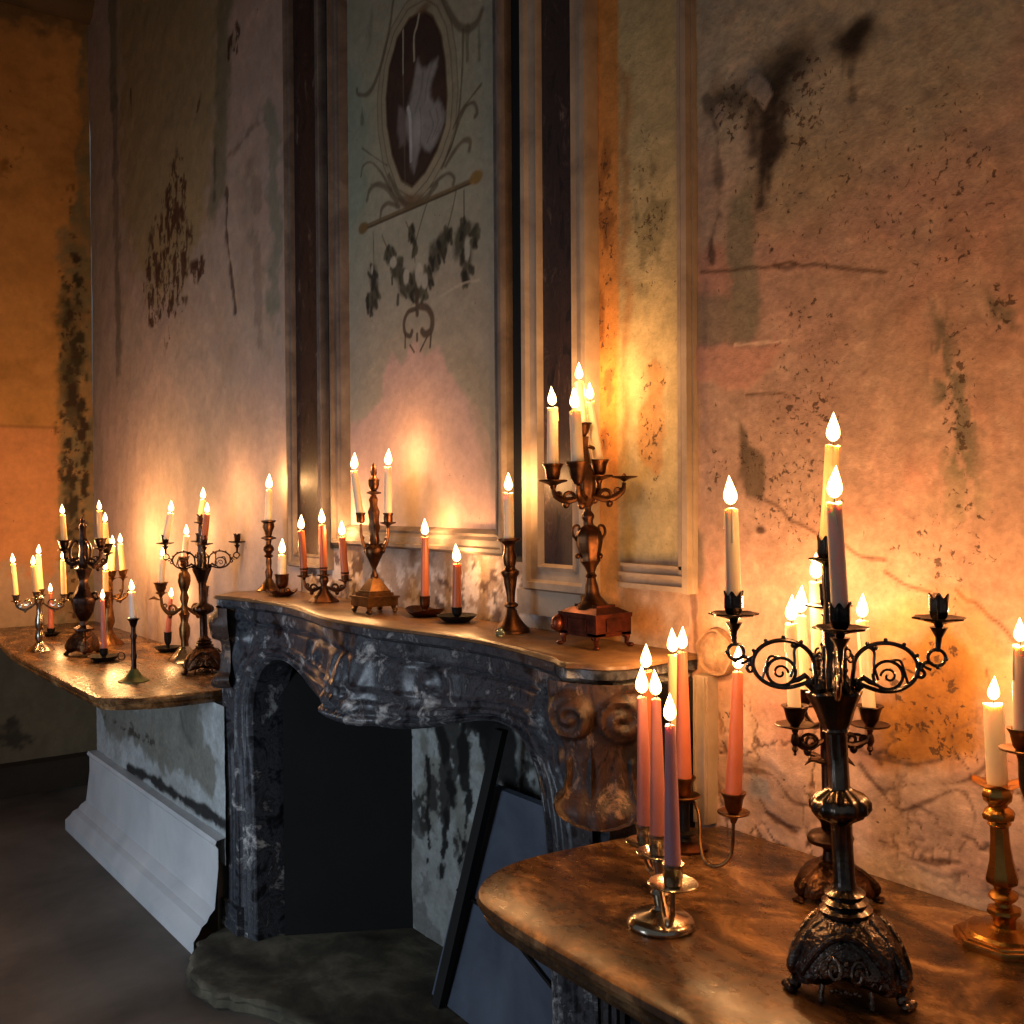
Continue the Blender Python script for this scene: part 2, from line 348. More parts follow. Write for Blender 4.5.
#%%WALLS
def walls():
    # ---- right plaster wall
    w = Wall(-1.585, .1, .80, 2.95, .0046, planeY(0), onY)
    n1 = fbm(w.A, w.Z, 1.6, 5, 1); n2 = fbm(w.A, w.Z, 5, 5, 9); n3 = fbm(w.A, w.Z, 22, 4, 4)
    w.c[:] = lin((184,146,128))
    w.mix(sstep(.4,.62,n2)*.7, (186,134,116)); w.mix(sstep(.45,.7,n1)*.5, (168,142,120))
    w.mix(sstep(2.1, 2.5, w.Z+(n2-.5)*.5), (184,170,146))  # upper tan-grey plaster, colour lightened in place of more ambient light
    w.mix(sstep(2.45, 2.9, w.Z+(w.A+1)*.2)*.7, (160,150,130))
    w.mix(sstep(.55,.75,n3)*.35, (150,118,100)); w.mix(sstep(.56,.7,1-n3)*.25, (206,176,152))
    w.h += (n2-.5)*.012+(n3-.5)*.004
    # yellowish stain around the soot, damp grey-green column
    w.blob(800, 180, 60, 50, (158,140,100), .45, .6); w.blob(880, 110, 90, 60, (162,146,120), .4, .6)
    w.poly([(728,195),(752,190),(760,300),(752,345),(735,345),(722,300)], (118,116,96), .75, .012, .05)
    w.poly([(694,200),(728,195),(722,250),(700,255)], (176,152,130), .6, .01, .03)
    w.poly([(696,255),(720,240),(735,275),(728,300),(700,300)], (178,130,112), .7, .012, .05)
    w.poly([(692,300),(722,290),(740,320),(735,345),(692,345)], (132,118,98), .7, .012, .05)
    w.poly([(692,345),(785,342),(770,372),(745,390),(692,380)], (190,138,120), .7, .008, .04, .002)
    w.stroke([(735,345),(785,341)], .0035, (226,190,160), .9)
    # soot blooms and drips
    for (u, v, a, b, k) in [(775,85,30,26,.95),(742,98,20,18,.75),(795,60,24,16,.7),(722,95,14,12,.45),(768,120,22,30,.85),(850,42,20,15,.95),(858,30,12,8,.8),(800,45,30,18,.35)]:
        w.blob(u, v, a, b, (40,32,27), k, .75, .035)
    for pts, wd, k in [([(768,100),(765,150),(763,180),(761,205)],.016,.95),([(775,100),(772,150),(768,190)],.012,.9),([(785,90),(782,130),(778,150)],.012,.7),
                    ([(718,98),(717,140),(719,185),(718,215)],.012,.6),([(718,215),(712,235),(711,262)],.007,.75),([(706,100),(712,118),(717,130)],.01,.6),([(748,100),(752,130),(755,150)],.014,.7),
                    ([(850,45),(850,80),(853,100)],.006,.55),([(845,50),(842,75)],.005,.4)]:
        w.stroke(pts, wd, (54,42,35), k, .8, .05)
    w.poly([(748,72),(758,75),(770,82),(772,95),(766,108),(758,100),(750,88)], (164,150,138), .8, .004, .03, .002)
    w.poly([(714,106),(725,104),(724,118),(718,128),(713,118)], (168,148,132), .8, .004, .02)
    w.spots(770, 50, 840, 140, (60,46,38), 55, .5, .95, 8); w.spots(700, 80, 770, 150, (60,46,38), 55, .5, .8, 9); w.spots(700, 150, 800, 260, (60,46,38), 55, .5, .4, 9)
    # cracks
    for pts, wd in [([(700,272),(735,270),(752,267),(765,268),(778,265),(790,262),(803,266),(815,264),(840,268),(885,272)],.0026),([(775,265),(785,268),(795,265)],.004),
                    ([(765,500),(780,508),(790,520),(800,524),(815,532),(828,540)],.0026),([(845,545),(860,556),(885,560)],.0026),([(885,572),(905,585),(930,592)],.0022),
                    ([(955,590),(965,600),(975,603),(990,618),(1000,625),(1020,650)],.0024),([(745,395),(780,393),(790,398)],.002)]:
        w.stroke(pts, wd*1.3, (76,50,38), .75, .95, .003, 0)
    w.spots(690, 120, 960, 280, (120,98,76), 60, .52, .5, 12, rel=-.001)
    w.spots(740, 340, 870, 470, (92,58,44), 75, .56, .55, 5, rel=-.0005); w.spots(755, 290, 860, 420, (96,62,48), 90, .58, .6, 15); w.spots(765, 380, 850, 450, (84,52,40), 50, .60, .7, 27)
    w.spots(740, 440, 860, 560, (104,66,48), 80, .54, .7, 25)
    w.spots(860, 100, 1020, 340, (120,92,74), 90, .6, .6, 35); w.spots(880, 480, 1024, 640, (140,96,64), 70, .55, .6, 45)
    w.blob(760,530,5,4,(70,48,40),.9,.4)
    # dark patch by pilaster, damp grey patches
    w.poly([(738,420),(746,430),(750,448),(762,455),(763,497),(745,492),(738,470)], (84,72,56), .85, .008, .04, -.002)
    sp = sstep(.42,.56,fbm(w.A, w.Z, 60, 4, 55, sy=.4)); w.spots(935,300,985,480,(70,62,50),50,.5,.9,3); w.spots(980,285,1020,335,(70,62,50),50,.5,.9,3); w.spots(735,420,765,500,(70,62,50),50,.5,.7,3); w.spots(700,620,760,840,(70,62,50),50,.5,.5,3); w.spots(870,620,990,800,(110,72,40),50,.5,.75,3); w.spots(700,740,1024,880,(70,62,50),50,.5,.45,3)
    w.poly([(935,310),(950,320),(960,350),(975,380),(982,430),(970,480),(945,470),(936,400)], (104,98,82), .85, .02, .06, 0, sp)
    w.poly([(982,288),(1000,292),(1016,310),(1020,335),(1000,325),(985,305)], (92,86,72), .8, .012, .05, 0, sp)
    w.poly([(935,420),(965,440),(985,500),(960,540),(938,520)], (138,124,96), .5, .03, .06, 0, sp)
    w.spots(690, 430, 740, 520, (84,70,58), 40, .5, .6, 65)
    w.poly([(688,520),(700,540),(705,570),(698,590),(688,580)], (86,82,72), .7, .01, .04)
    # exposed sandy render
    rough = sstep(.3,.5,n3)
    w.poly([(905,650),(935,625),(965,640),(990,680),(985,720),(960,760),(915,785),(875,770),(870,720),(890,690)], (164,114,58), 1.0, .022, .07, -.005)
    w.poly([(915,668),(940,650),(970,680),(960,740),(905,760),(892,720)], (140,92,44), .75, .04, .08, 0, rough)
    w.poly([(860,640),(900,600),(960,595),(1010,640),(1015,700),(985,690),(950,625),(905,640),(870,690)], (196,140,84), .5, .03, .06)
    # lower veined, peeling lime
    w.poly([(690,700),(730,700),(760,730),(800,770),(850,770),(920,790),(1000,780),(1100,800),(1100,960),(690,840)], (212,184,168), .75, .03, .08)
    vein = 1-sstep(.0,.03,np.abs(fbm(w.A,w.Z,9,5,91)-.5)); low = 1-sstep(1.13,1.3,w.Z+(n2-.5)*.3)
    w.mix(vein*low*.95, (98,74,64)); w.h -= vein*low*.002
    w.poly([(725,745),(770,760),(800,800),(825,830),(790,835),(745,815),(720,785)], (150,126,112), .7, .02, .07, -.003)
    w.poly([(745,775),(765,785),(770,805),(752,805)], (132,142,158), .7, .012, .05)
    w.poly([(880,770),(950,775),(975,830),(940,860),(880,845),(860,805)], (164,140,124), .6, .02, .08, -.002)
    w.poly([(860,838),(900,862),(985,885),(1100,900),(1100,960),(860,880)], (222,204,190), .75, .02, .05)
    w.poly([(692,625),(735,640),(745,690),(735,740),(722,800),(700,820),(692,760)], (150,112,82), .55, .02, .08, -.003)
    w.poly([(692,580),(706,590),(716,640),(708,680),(692,700)], (160,120,84), .6, .015, .06)
    w.stroke([(726,700),(722,740),(735,780),(760,810),(800,835)], .004, (110,78,62), .8, .5, .04, -.003)
    for pts in [[(860,765),(880,790),(900,810),(930,800),(960,790),(975,820),(960,850)],[(850,740),(870,755),(905,765),(940,760)],[(905,785),(960,782),(990,760),(995,720),(985,670)],[(740,770),(770,775),(790,800),(812,806)],[(880,840),(920,860),(960,862)],[(870,700),(866,735),(880,765)],[(758,800),(775,822),(800,828)],[(700,720),(712,735),(708,760),(720,790)]]:
        w.stroke(pts, .0030, (92,66,54), .75, .9, .02)
    w.stroke([(690,0),(691,300),(692,560),(696,650)], .006, (88,62,46), .7, .6, .02)
    w.build('wall_back_right')
    # ---- far left plaster wall
    w = Wall(-6.352, -3.56, .80, 4.8, .0125, planeY(0), onY)
    n1 = fbm(w.A, w.Z, 1.1, 5, 2); n2 = fbm(w.A, w.Z, 4, 5, 19); n3 = fbm(w.A, w.Z, 14, 4, 14, sy=.6)
    w.c[:] = lin((168,156,146)); w.mix(sstep(.42,.65,n2)*.5, (156,142,126)); w.mix(sstep(.45,.65,n1)*.5, (178,156,148))
    w.poly([(118,-80),(225,-80),(220,120),(205,200),(190,270),(150,300),(126,240),(118,120)], (142,130,88), .75, .12, .35)
    w.mix((1-sstep(1.6,2.2,w.Z+(n2-.5)))*.5, (186,160,148))
    w.stroke([(113,-40),(113,100)], .07, (104,106,92), .8, .35, .08); w.stroke([(114,100),(116,240),(118,370)], .05, (102,100,90), .7, .5, .12)
    w.stroke([(226,-30),(224,60),(222,120),(216,180),(212,200)], .075, (106,108,88), .75, .5, .15)
    w.stroke([(268,120),(275,150),(276,230),(272,320)], .05, (108,122,106), .7, .6, .2)
    w.stroke([(248,170),(257,200),(256,300),(260,340)], .03, (128,116,106), .6, .6, .2)
    w.stroke([(226,190),(225,230),(229,275),(233,310)], .012, (66,54,48), .85, .5, .05, -.004)
    w.stroke([(228,155),(240,145),(252,128),(265,122)], .01, (120,106,96), .7, .5, .05)
    w.stroke([(130,90),(132,115)], .012, (70,54,40), .8, .5, .05); w.stroke([(201,90),(197,112)], .01, (70,54,40), .8, .5, .05)
    w.stroke([(214,150),(213,200)], .01, (80,70,60), .7, .5, .05)
    for (a, b, c, d, sd) in [(150,180,195,340,5),(140,225,170,345,15),(160,160,192,230,25),(185,255,205,285,35),(225,30,245,55,45)]:
        w.spots(a, b, c, d, (74,48,34), 34, .5, .95, sd, .45, -.004); w.spots(a, b, c, d, (190,174,150), 36, .54, .8, sd+3, .5)
    w.poly([(92,575),(120,585),(150,610),(150,640),(92,620)], (176,166,158), .5, .05, .2)
    w.h += (n1-.5)*.03+(n3-.5)*.008
    w.build('wall_back_left', 'plasterfar')
    # ---- perpendicular left wall (orange)
    XL = -6.35
    def px(u, v): p = PX(u, v, XL); return (p.y, p.z)
    w = Wall(-3.2, 0.0, 0, 4.8, .016, lambda A, Z, h: np.stack([XL+h, A, Z], 1), px)
    n1 = fbm(w.A, w.Z, 1.3, 5, 42); n2 = fbm(w.A, w.Z, 5, 5, 49); n3 = fbm(w.A, w.Z, 16, 4, 44)
    w.c[:] = lin((192,144,86)); w.mix(sstep(.4,.65,n1)*.6, (168,122,70)); w.mix(sstep(.55,.75,n2)*.4, (140,104,56))
    w.poly([(-60,425),(58,428),(60,600),(-60,600)], (204,144,100), .8, .03, .06)
    w.stroke([(-60,425),(58,428)], .01, (120,84,52), .5)
    mould = sstep(.35,.6,n3)*.4+.6
    w.poly([(58,230),(70,225),(78,160),(80,-50),(100,-50),(110,640),(58,640),(60,330)], (122,112,86), 1.0, .012, .10, 0, mould); w.spots(52,180,96,660,(52,48,36),38,.5,1,3,.4,-.004); w.spots(56,330,90,560,(60,54,40),9,.45,.7,13,.4,-.004)
    w.poly([(60,300),(75,290),(78,380),(62,400)], (70,66,46), .7, .04, .2)
    w.poly([(-60,560),(60,575),(62,640),(-60,650)], (176,156,134), .8, .06, .3)
    w.poly([(-90,640),(110,625),(110,790),(-90,790)], (160,140,110), .95, .05, .1); w.poly([(0,730),(20,715),(30,745),(10,752)], (44,36,28), .7, .03, .2)
    w.poly([(-90,-100),(90,-100),(85,32),(-90,18)], (98,84,62), .85, .06, .2)
    w.spots(-30, 110, 30, 180, (120,82,34), 20, .5, .7, 6)
    w.h += (n1-.5)*.03+(n3-.5)*.01
    w.build('wall_left', 'plasterfar')
    # ---- chimney breast flat ground (behind all mouldings), the yellow panel and dado
    w = Wall(-3.66, -1.56, 1.26, 4.8, .009, planeY(.008), onY)
    n1 = fbm(w.A, w.Z, 2, 5, 52); n2 = fbm(w.A, w.Z, 7, 5, 59); n3 = fbm(w.A, w.Z, 26, 4, 54)
    w.c[:] = lin((146,132,118)); w.mix(sstep(.4,.65,n2)*.5, (170,150,134))
    w.mix((1-sstep(1.50,1.52,w.Z))*.9, (158,136,118))
    pl = (1-sstep(1.42,1.5,w.Z+(n2-.5)*.15)); w.mix(pl*sstep(.45,.55,n3)*.9, (206,194,184)); w.mix(pl*sstep(.6,.66,fbm(w.A,w.Z,18,4,8))*.9, (84,66,60))
    w.poly([(518,590),(575,592),(580,625),(518,632)], (128,138,146), .6, .02, .08); w.spots(520,585,585,612,(60,62,66),24,.5,.9,9)
    # recess strip with its orange light painted in, and yellow panel
    w.poly([(586,-300),(618,-300),(618,660),(586,660)], (208,140,68), .95, .006, .01)
    w.poly([(588,480),(616,480),(616,640),(588,640)], (196,132,56), .6, .05, .1)
    w.poly([(616,-300),(676,-300),(676,560),(616,560)], (196,176,128), .95, .006, .01)
    w.poly([(617,60),(625,80),(626,400),(619,520)], (160,104,52), .7, .02, .06)
    w.spots(590,100,616,500,(130,82,42),20,.5,.7,3,.5); w.spots(625,90,670,300,(120,112,78),14,.46,.55,4,.5); w.spots(630,300,668,560,(188,128,70),10,.48,.6,14,.5)
    w.poly([(616,585),(690,585),(690,660),(616,660)], (178,144,116), .8, .01, .05); w.blob(648,622,16,14,(170,112,48),.7,.6)
    w.h += (n2-.5)*.006
    w.build('wall_chimney')
walls()
#%%FRESCO
def frame(mb, x0, x1, z0, z1, prof, y=0.0):
    """mitred moulding: prof = [(inset, projection)]"""
    vs = []; fs = []
    for (i, p) in prof:
        vs += [(x0+i, y-p, z0+i), (x1-i, y-p, z0+i), (x1-i, y-p, z1-i), (x0+i, y-p, z1-i)]
    for k in range(len(prof)-1):
        for j in range(4): j2 = (j+1) % 4; fs.append((k*4+j, k*4+j2, (k+1)*4+j2, (k+1)*4+j))
    mb.add(vs, fs)
def overmantel():
    xs = lambda u: PY(u, 300, -.022).x
    root = empty('painted_panel', (xs(415), 0, 1.53), 'tall painted wall panel with an oval picture of a hanging bird above leaf garlands', 'painted panel')
    w = Wall(xs(344)-.02, xs(500)+.03, 1.535, 3.5, .0038, planeY(.004), onY)
    n1 = fbm(w.A, w.Z, 2.2, 5, 62, sy=.6); n2 = fbm(w.A, w.Z, 7, 5, 69); n3 = fbm(w.A, w.Z, 30, 4, 64)
    w.c[:] = lin((158,156,134)); w.mix(sstep(.4,.65,n1)*.55, (148,150,136)); w.mix(sstep(.5,.7,n2)*.4, (170,160,140))
    w.poly([(340,60),(365,90),(368,200),(350,240),(340,230)], (136,150,132), .6, .04, .1)
    w.mix((1-sstep(2.1,2.6,w.Z+(n2-.5)*.4))*.6, (164,148,132))
    w.poly([(380,400),(383,372),(392,352),(402,362),(412,340),(425,352),(436,345),(447,372),(458,392),(480,412),(488,440),(492,470),(505,560),(340,560),(344,430),(362,420)], (196,160,150), .75, .012, .05)
    w.poly([(392,480),(410,468),(430,478),(445,505),(450,535),(385,525)], (138,124,100), .6, .04, .1)
    w.poly([(450,360),(470,350),(498,370),(498,500),(480,470),(465,400)], (146,138,118), .5, .03, .08)
    # oval and frame
    ov = [(423,10),(432,16),(440,34),(444,60),(446,95),(444,125),(436,150),(424,172),(411,187),(400,180),(391,155),(386,125),(385,98),(388,68),(396,38),(408,18)]
    sd = w.poly(ov, (58,40,32), .0)
    def ring(a, b, col, k=.9): w.mix(sstep(a-.003, a+.003, sd)*(1-sstep(b-.003, b+.003, sd))*k, col)
    ring(0, .028, (158,148,122)); ring(.028, .034, (112,96,72)); ring(.034, .055, (152,144,120)); ring(.055, .060, (112,98,74)); ring(-.012, .004, (92,72,52))
    w.mix((1-sstep(-.006,0,sd))*.97, (56,38,32)); w.mix((1-sstep(-.01,0,sd))*sstep(.5,.7,n2)*.5, (84,58,44))
    for p in [(423,8),(405,200),(414,200)]: w.blob(p[0], p[1], 7, 5, (110,82,56), .7, .6)
    bird = [(415,66),(417,60),(421,67),(426,66),(431,61),(437,57),(436,66),(432,76),(430,86),(430,95),(433,101),(437,98),(441,103),(445,112),(444,122),(438,136),(430,148),(424,149),(419,143),(417,153),(415,164),(413,172),(411,166),(409,150),(406,138),(404,124),(406,108),(409,96),(412,84)]
    w.poly(bird, (150,147,142), .9, .014, .03); w.poly([(397,106),(404,110),(406,130),(404,146),(398,145),(396,130)], (128,118,114), .75, .012, .03)
    w.stroke([(407,108),(409,120),(410,160)], .008, (196,196,196), .8); w.stroke([(419,108),(420,125),(419,143)], .003, (84,76,76), .8)
    w.stroke([(428,110),(432,125),(426,142)], .003, (110,104,106), .7); w.stroke([(435,108),(437,122),(431,138)], .003, (110,104,106), .7)
    w.stroke([(422,70),(420,90),(414,112)], .006, (118,112,108), .6); w.stroke([(430,66),(426,84),(424,100)], .005, (112,106,102), .5); w.blob(417,125,5,18,(172,170,166),.6,.8); w.blob(412,160,3,10,(120,112,106),.5,.7); w.stroke([(440,106),(441,120),(434,136)], .003, (116,110,108), .6)
    w.stroke([(418,14),(416,25),(413,36),(413,60)], .005, (176,168,150), .9); w.stroke([(402,30),(402,74)], .004, (176,168,150), .9); w.stroke([(402,74),(404,185)], .003, (110,96,84), .6)
    br = (88,76,58)
    for pts, wd in [([(393,-5),(388,30),(381,60),(374,82),(366,94),(357,94),(356,90)],.013),([(440,-5),(449,14),(458,26),(468,28),(476,22),(481,10)],.018),([(462,30),(461,70),(458,110),(452,140),(440,168)],.008),
                    ([(441,168),(452,140),(459,118),(466,105),(473,103),(476,112),(474,116)],.010),([(444,166),(455,148),(463,140),(469,141),(468,150)],.012),([(452,128),(462,108),(480,84)],.007),
                    ([(430,186),(440,177),(448,173),(453,178),(452,184)],.010),([(396,202),(386,188),(376,184),(369,189),(366,200)],.014),([(390,190),(380,172),(370,162),(362,166),(360,176)],.009),([(386,165),(375,158),(361,148)],.005),
                    ([(398,207),(388,203),(381,208),(379,219)],.009),([(388,175),(398,196),(408,206),(422,200),(436,184)],.013)]:
        w.stroke(pts, wd*.62, br, .75, .6, .01)
    for u in (361,466,478): w.stroke([(u, 25 if u > 400 else 100), (u, 60 if u > 400 else 122)], .006, (92,90,66), .6, .7, .03)
    w.stroke([(371,5),(369,40),(367,48)], .012, (116,118,90), .5, .7, .05)
    w.stroke([(364,227),(470,181)], .008, (106,88,60), .9, .3); w.stroke([(364,229),(470,183)], .003, (66,54,38), .8, .4)
    w.blob(362,228,5,6,(118,92,54),.95,.25,.01); w.blob(475,177,7,7,(140,110,58),.95,.25,.01)
    for pts in [[(372,232),(373,268)],[(463,190),(463,222)],[(381,235),(384,243),(393,262)],[(456,186),(450,215),(444,235)],[(405,222),(412,240),(414,262)],[(430,190),(422,215),(415,240)]]: w.stroke(pts, .003, (92,84,62), .8)
    g = (50,50,40)
    for (u, v, a, b) in [(372,275,6,14),(374,290,5,16),(369,300,3,10),(464,228,9,12),(458,242,7,16),(466,258,6,18),(474,234,4,12),(463,275,2.5,10),(388,255,4,10),(395,268,6,11),(402,282,5,14),(412,285,5,12),(420,288,6,13),(428,278,5,13),(434,258,7,16),(441,245,5,12),(410,232,3,7),(414,245,2,6),(447,233,3,7)]:
        w.blob(u, v, a*.9, b*.9, g, .85, .4, .055)
        for k in range(6):
            uu, vv = u+random.uniform(-1,1)*a, v+random.uniform(-1,1)*b; du, dv = random.uniform(-3,3), random.uniform(3,8)
            w.stroke([(uu,vv),(uu+du,vv+dv)], random.uniform(.005,.011), random.choice([(46,46,38),(66,66,50),(38,36,32),(84,82,62)]), .85, .5)
    for (u, v, a, b) in [(466,250,3,13),(418,275,3,10),(424,283,3,8),(392,262,3,5),(405,277,2.5,7),(371,270,1.5,6)]: w.blob(u, v, a, b, (186,180,162), .8, .3, .05)
    d = (70,54,44)
    for pts, wd in [([(416,292),(416,314)],.010),([(414,309),(407,312),(403,322),(404,333),(409,336),(411,331)],.008),([(419,306),(426,308),(431,317),(430,330),(424,334),(421,331)],.012),([(404,334),(404,348)],.004),([(430,334),(429,347)],.005),([(409,345),(413,352)],.004),([(426,337),(419,351)],.004),([(416,334),(416,340)],.006)]:
        w.stroke(pts, wd, d, .9, .4)
    w.stroke([(440,296),(460,284),(478,280)], .004, (186,172,150), .7); w.h += (n3-.5)*.002
    w.pit += .08; w.build('painted_ground', 'fresco', None, root)
    m_ = MB(); m_.box((xs(344), -.003, 3.49), (xs(500), .0, 4.4)); m_.build('upper_field', plain('greyfield', [(140,138,120),(160,156,136)], .85, 5), root)
    x0, x1 = xs(333), xs(508)
    f = MB(); frame(f, x0, x1, 1.495, 4.0, [(-.0,-.03),(0,.03),(.008,.042),(.018,.042),(.022,.03),(.04,.03),(.05,.02),(.058,.026),(.066,.014),(.075,-.02)])
    f.build('panel_frame', 'moulding', root, ang=30)
    # marble strips
    def strip(n, u0, u1, z0, z1, lab, mat='marblepanel', fm='moulding', fp=None, mw=.05):
        a, b = xs(u0), xs(u1); r = empty('marble_wall_panel', ((a+b)/2, 0, z0), lab, 'wall panel')
        m_ = MB(); m_.box((a+mw*.6, -.012, z0+mw*.6), (b-mw*.6, .035, z1-mw*.6)); m_.build('marble_slab', mat, r)
        f = MB(); frame(f, a, b, z0, z1, fp or [(0,-.03),(0,.02),(.006,.034),(mw*.3,.034),(mw*.4,.024),(mw*.7,.02),(mw*.85,.028),(mw,.006),(mw,-.02)])
        f.build('panel_frame', fm, r, ang=30)
    strip(1, 287, 324, 1.40, 4.4, 'narrow dark marble wall strip left of the painted panel', mw=.055)
    strip(2, 523, 590, 1.41, 4.4, 'dark marble wall panel in a pale frame right of the painted panel', fm='mouldinglight', mw=.075)
    a, b = xs(616), xs(690)
    f = MB()
    for x0_, x1_, y_ in [(b-.052,b-.046,.006),(b-.044,b-.034,.016),(b-.034,b-.022,.008),(b-.022,b-.006,.028),(b-.006,b,.012)]: f.box((x0_, -y_, 1.439-y_*.05), (x1_, .03, 4.6))
    for z0_, z1_, y_ in [(1.44,1.452,.024),(1.452,1.468,.012),(1.468,1.476,.022),(1.476,1.49,.008),(1.49,1.497,.016)]: f.box((a+.004, -y_, z0_), (b-.010, .03, z1_))
    o = f.build('trim_1', 'mouldinglight', ang=30); o['kind'] = 'structure'
    for k, (u0, u1) in enumerate([(324,333),(508,523)]):
        m_ = MB(); m_.box((xs(u0), -.006, 1.48), (xs(u1), .035, 4.5)); o = m_.build('trim_%d' % (k+2), 'black'); o['kind'] = 'structure'
    m_ = MB(); m_.box((-2.19, -.022, 1.345), (-1.93, .03, 1.41)); o = m_.build('trim_4', 'mouldinglight'); o['kind'] = 'structure'
    # right-hand edge moulding running down to the console, with the round stone boss
    xa, xb = PY(693,750,-.03).x, PY(707,750,-.03).x; m_ = MB(); zt_ = PY(700,676,-.03).z; m_.box((xa, -.028, .941), (xb, .03, zt_)); m_.box((xa+.004, -.034, .941), (xa+.009, -.02, zt_-.001)); m_.box((xb-.010, -.034, .941), (xb-.004, -.02, zt_-.002))
    o = m_.build('trim_5', 'mouldinglight'); o['kind'] = 'structure'
    c = PY(712, 653, -.02); t = empty('stone_boss', (c.x, -.0, c.z), 'round carved stone boss on the wall at the right end of the mantel shelf', 'wall ornament')
    r = abs(PY(733,653,-.02).x-c.x)*.9
    m_ = MB(); m_.lathe([(r,-.01),(r,.008),(r*.95,.016),(r*.86,.017),(r*.81,.008),(r*.76,.009),(r*.6,.015),(r*.3,.017),(0,.015)], (c.x, 0, c.z), (0,-1,0), 32, lambda q, h, a: (q*(1+.03*math.sin(5*a)), h+.002*math.sin(7*a)*q/r)); m_.build('boss', 'bossstone', t)
overmantel()
#%%SHELL
def struct(o, k='structure'): o['kind'] = k; return o
def shell():
    XL = -6.35
    m = MB(); m.add([(XL,0,0),(XL,-6,0),(3,-6,0),(3,0,0),(XL,0,-.03),(XL,-6,-.03),(3,-6,-.03),(3,0,-.03)], [(0,1,2,3),(4,7,6,5),(0,3,7,4),(1,0,4,5),(2,1,5,6),(3,2,6,7)]); struct(m.build('floor', 'floor', smooth=False))
    m = MB(); m.box((XL-.1,-3.2,4.78),(3,0.1,4.9)); struct(m.build('ceiling', 'ceil', smooth=False))
    # cornice on the left wall, plinth and baseboard
    m = MB(); m.tube([(XL+.02,-3.2,4.62),(XL+.02,0,4.62)], .16, 12); struct(m.build('trim_6', 'ceil'))
    m = MB(); m.box((XL,-3.2,0),(XL+.12,-.0,.17)); struct(m.build('baseboard_left', plain('plinthdark', [(60,50,40),(84,70,54)], .85, 3), smooth=False))
    # rest of the back wall to the right and below the consoles
    m = MB(); m.box((.1,0,0),(3,.1,4.8)); m.box((-1.585,0.0,2.95),(.1,.1,4.8)); struct(m.build('wall_back_far_right', plain('plasterplain', [(150,124,104),(172,146,124)], .9, 4, lo=.3, hi=.7), smooth=False))
    m = MB(); m.box((-6.45,.01,0),(-3.75,.1,.82)); m.box((-1.50,.01,0),(.1,.1,.82)); struct(m.build('wall_back_low', plain('plasterlow', [(120,108,96),(150,136,120)], .9, 4), smooth=False))
shell()
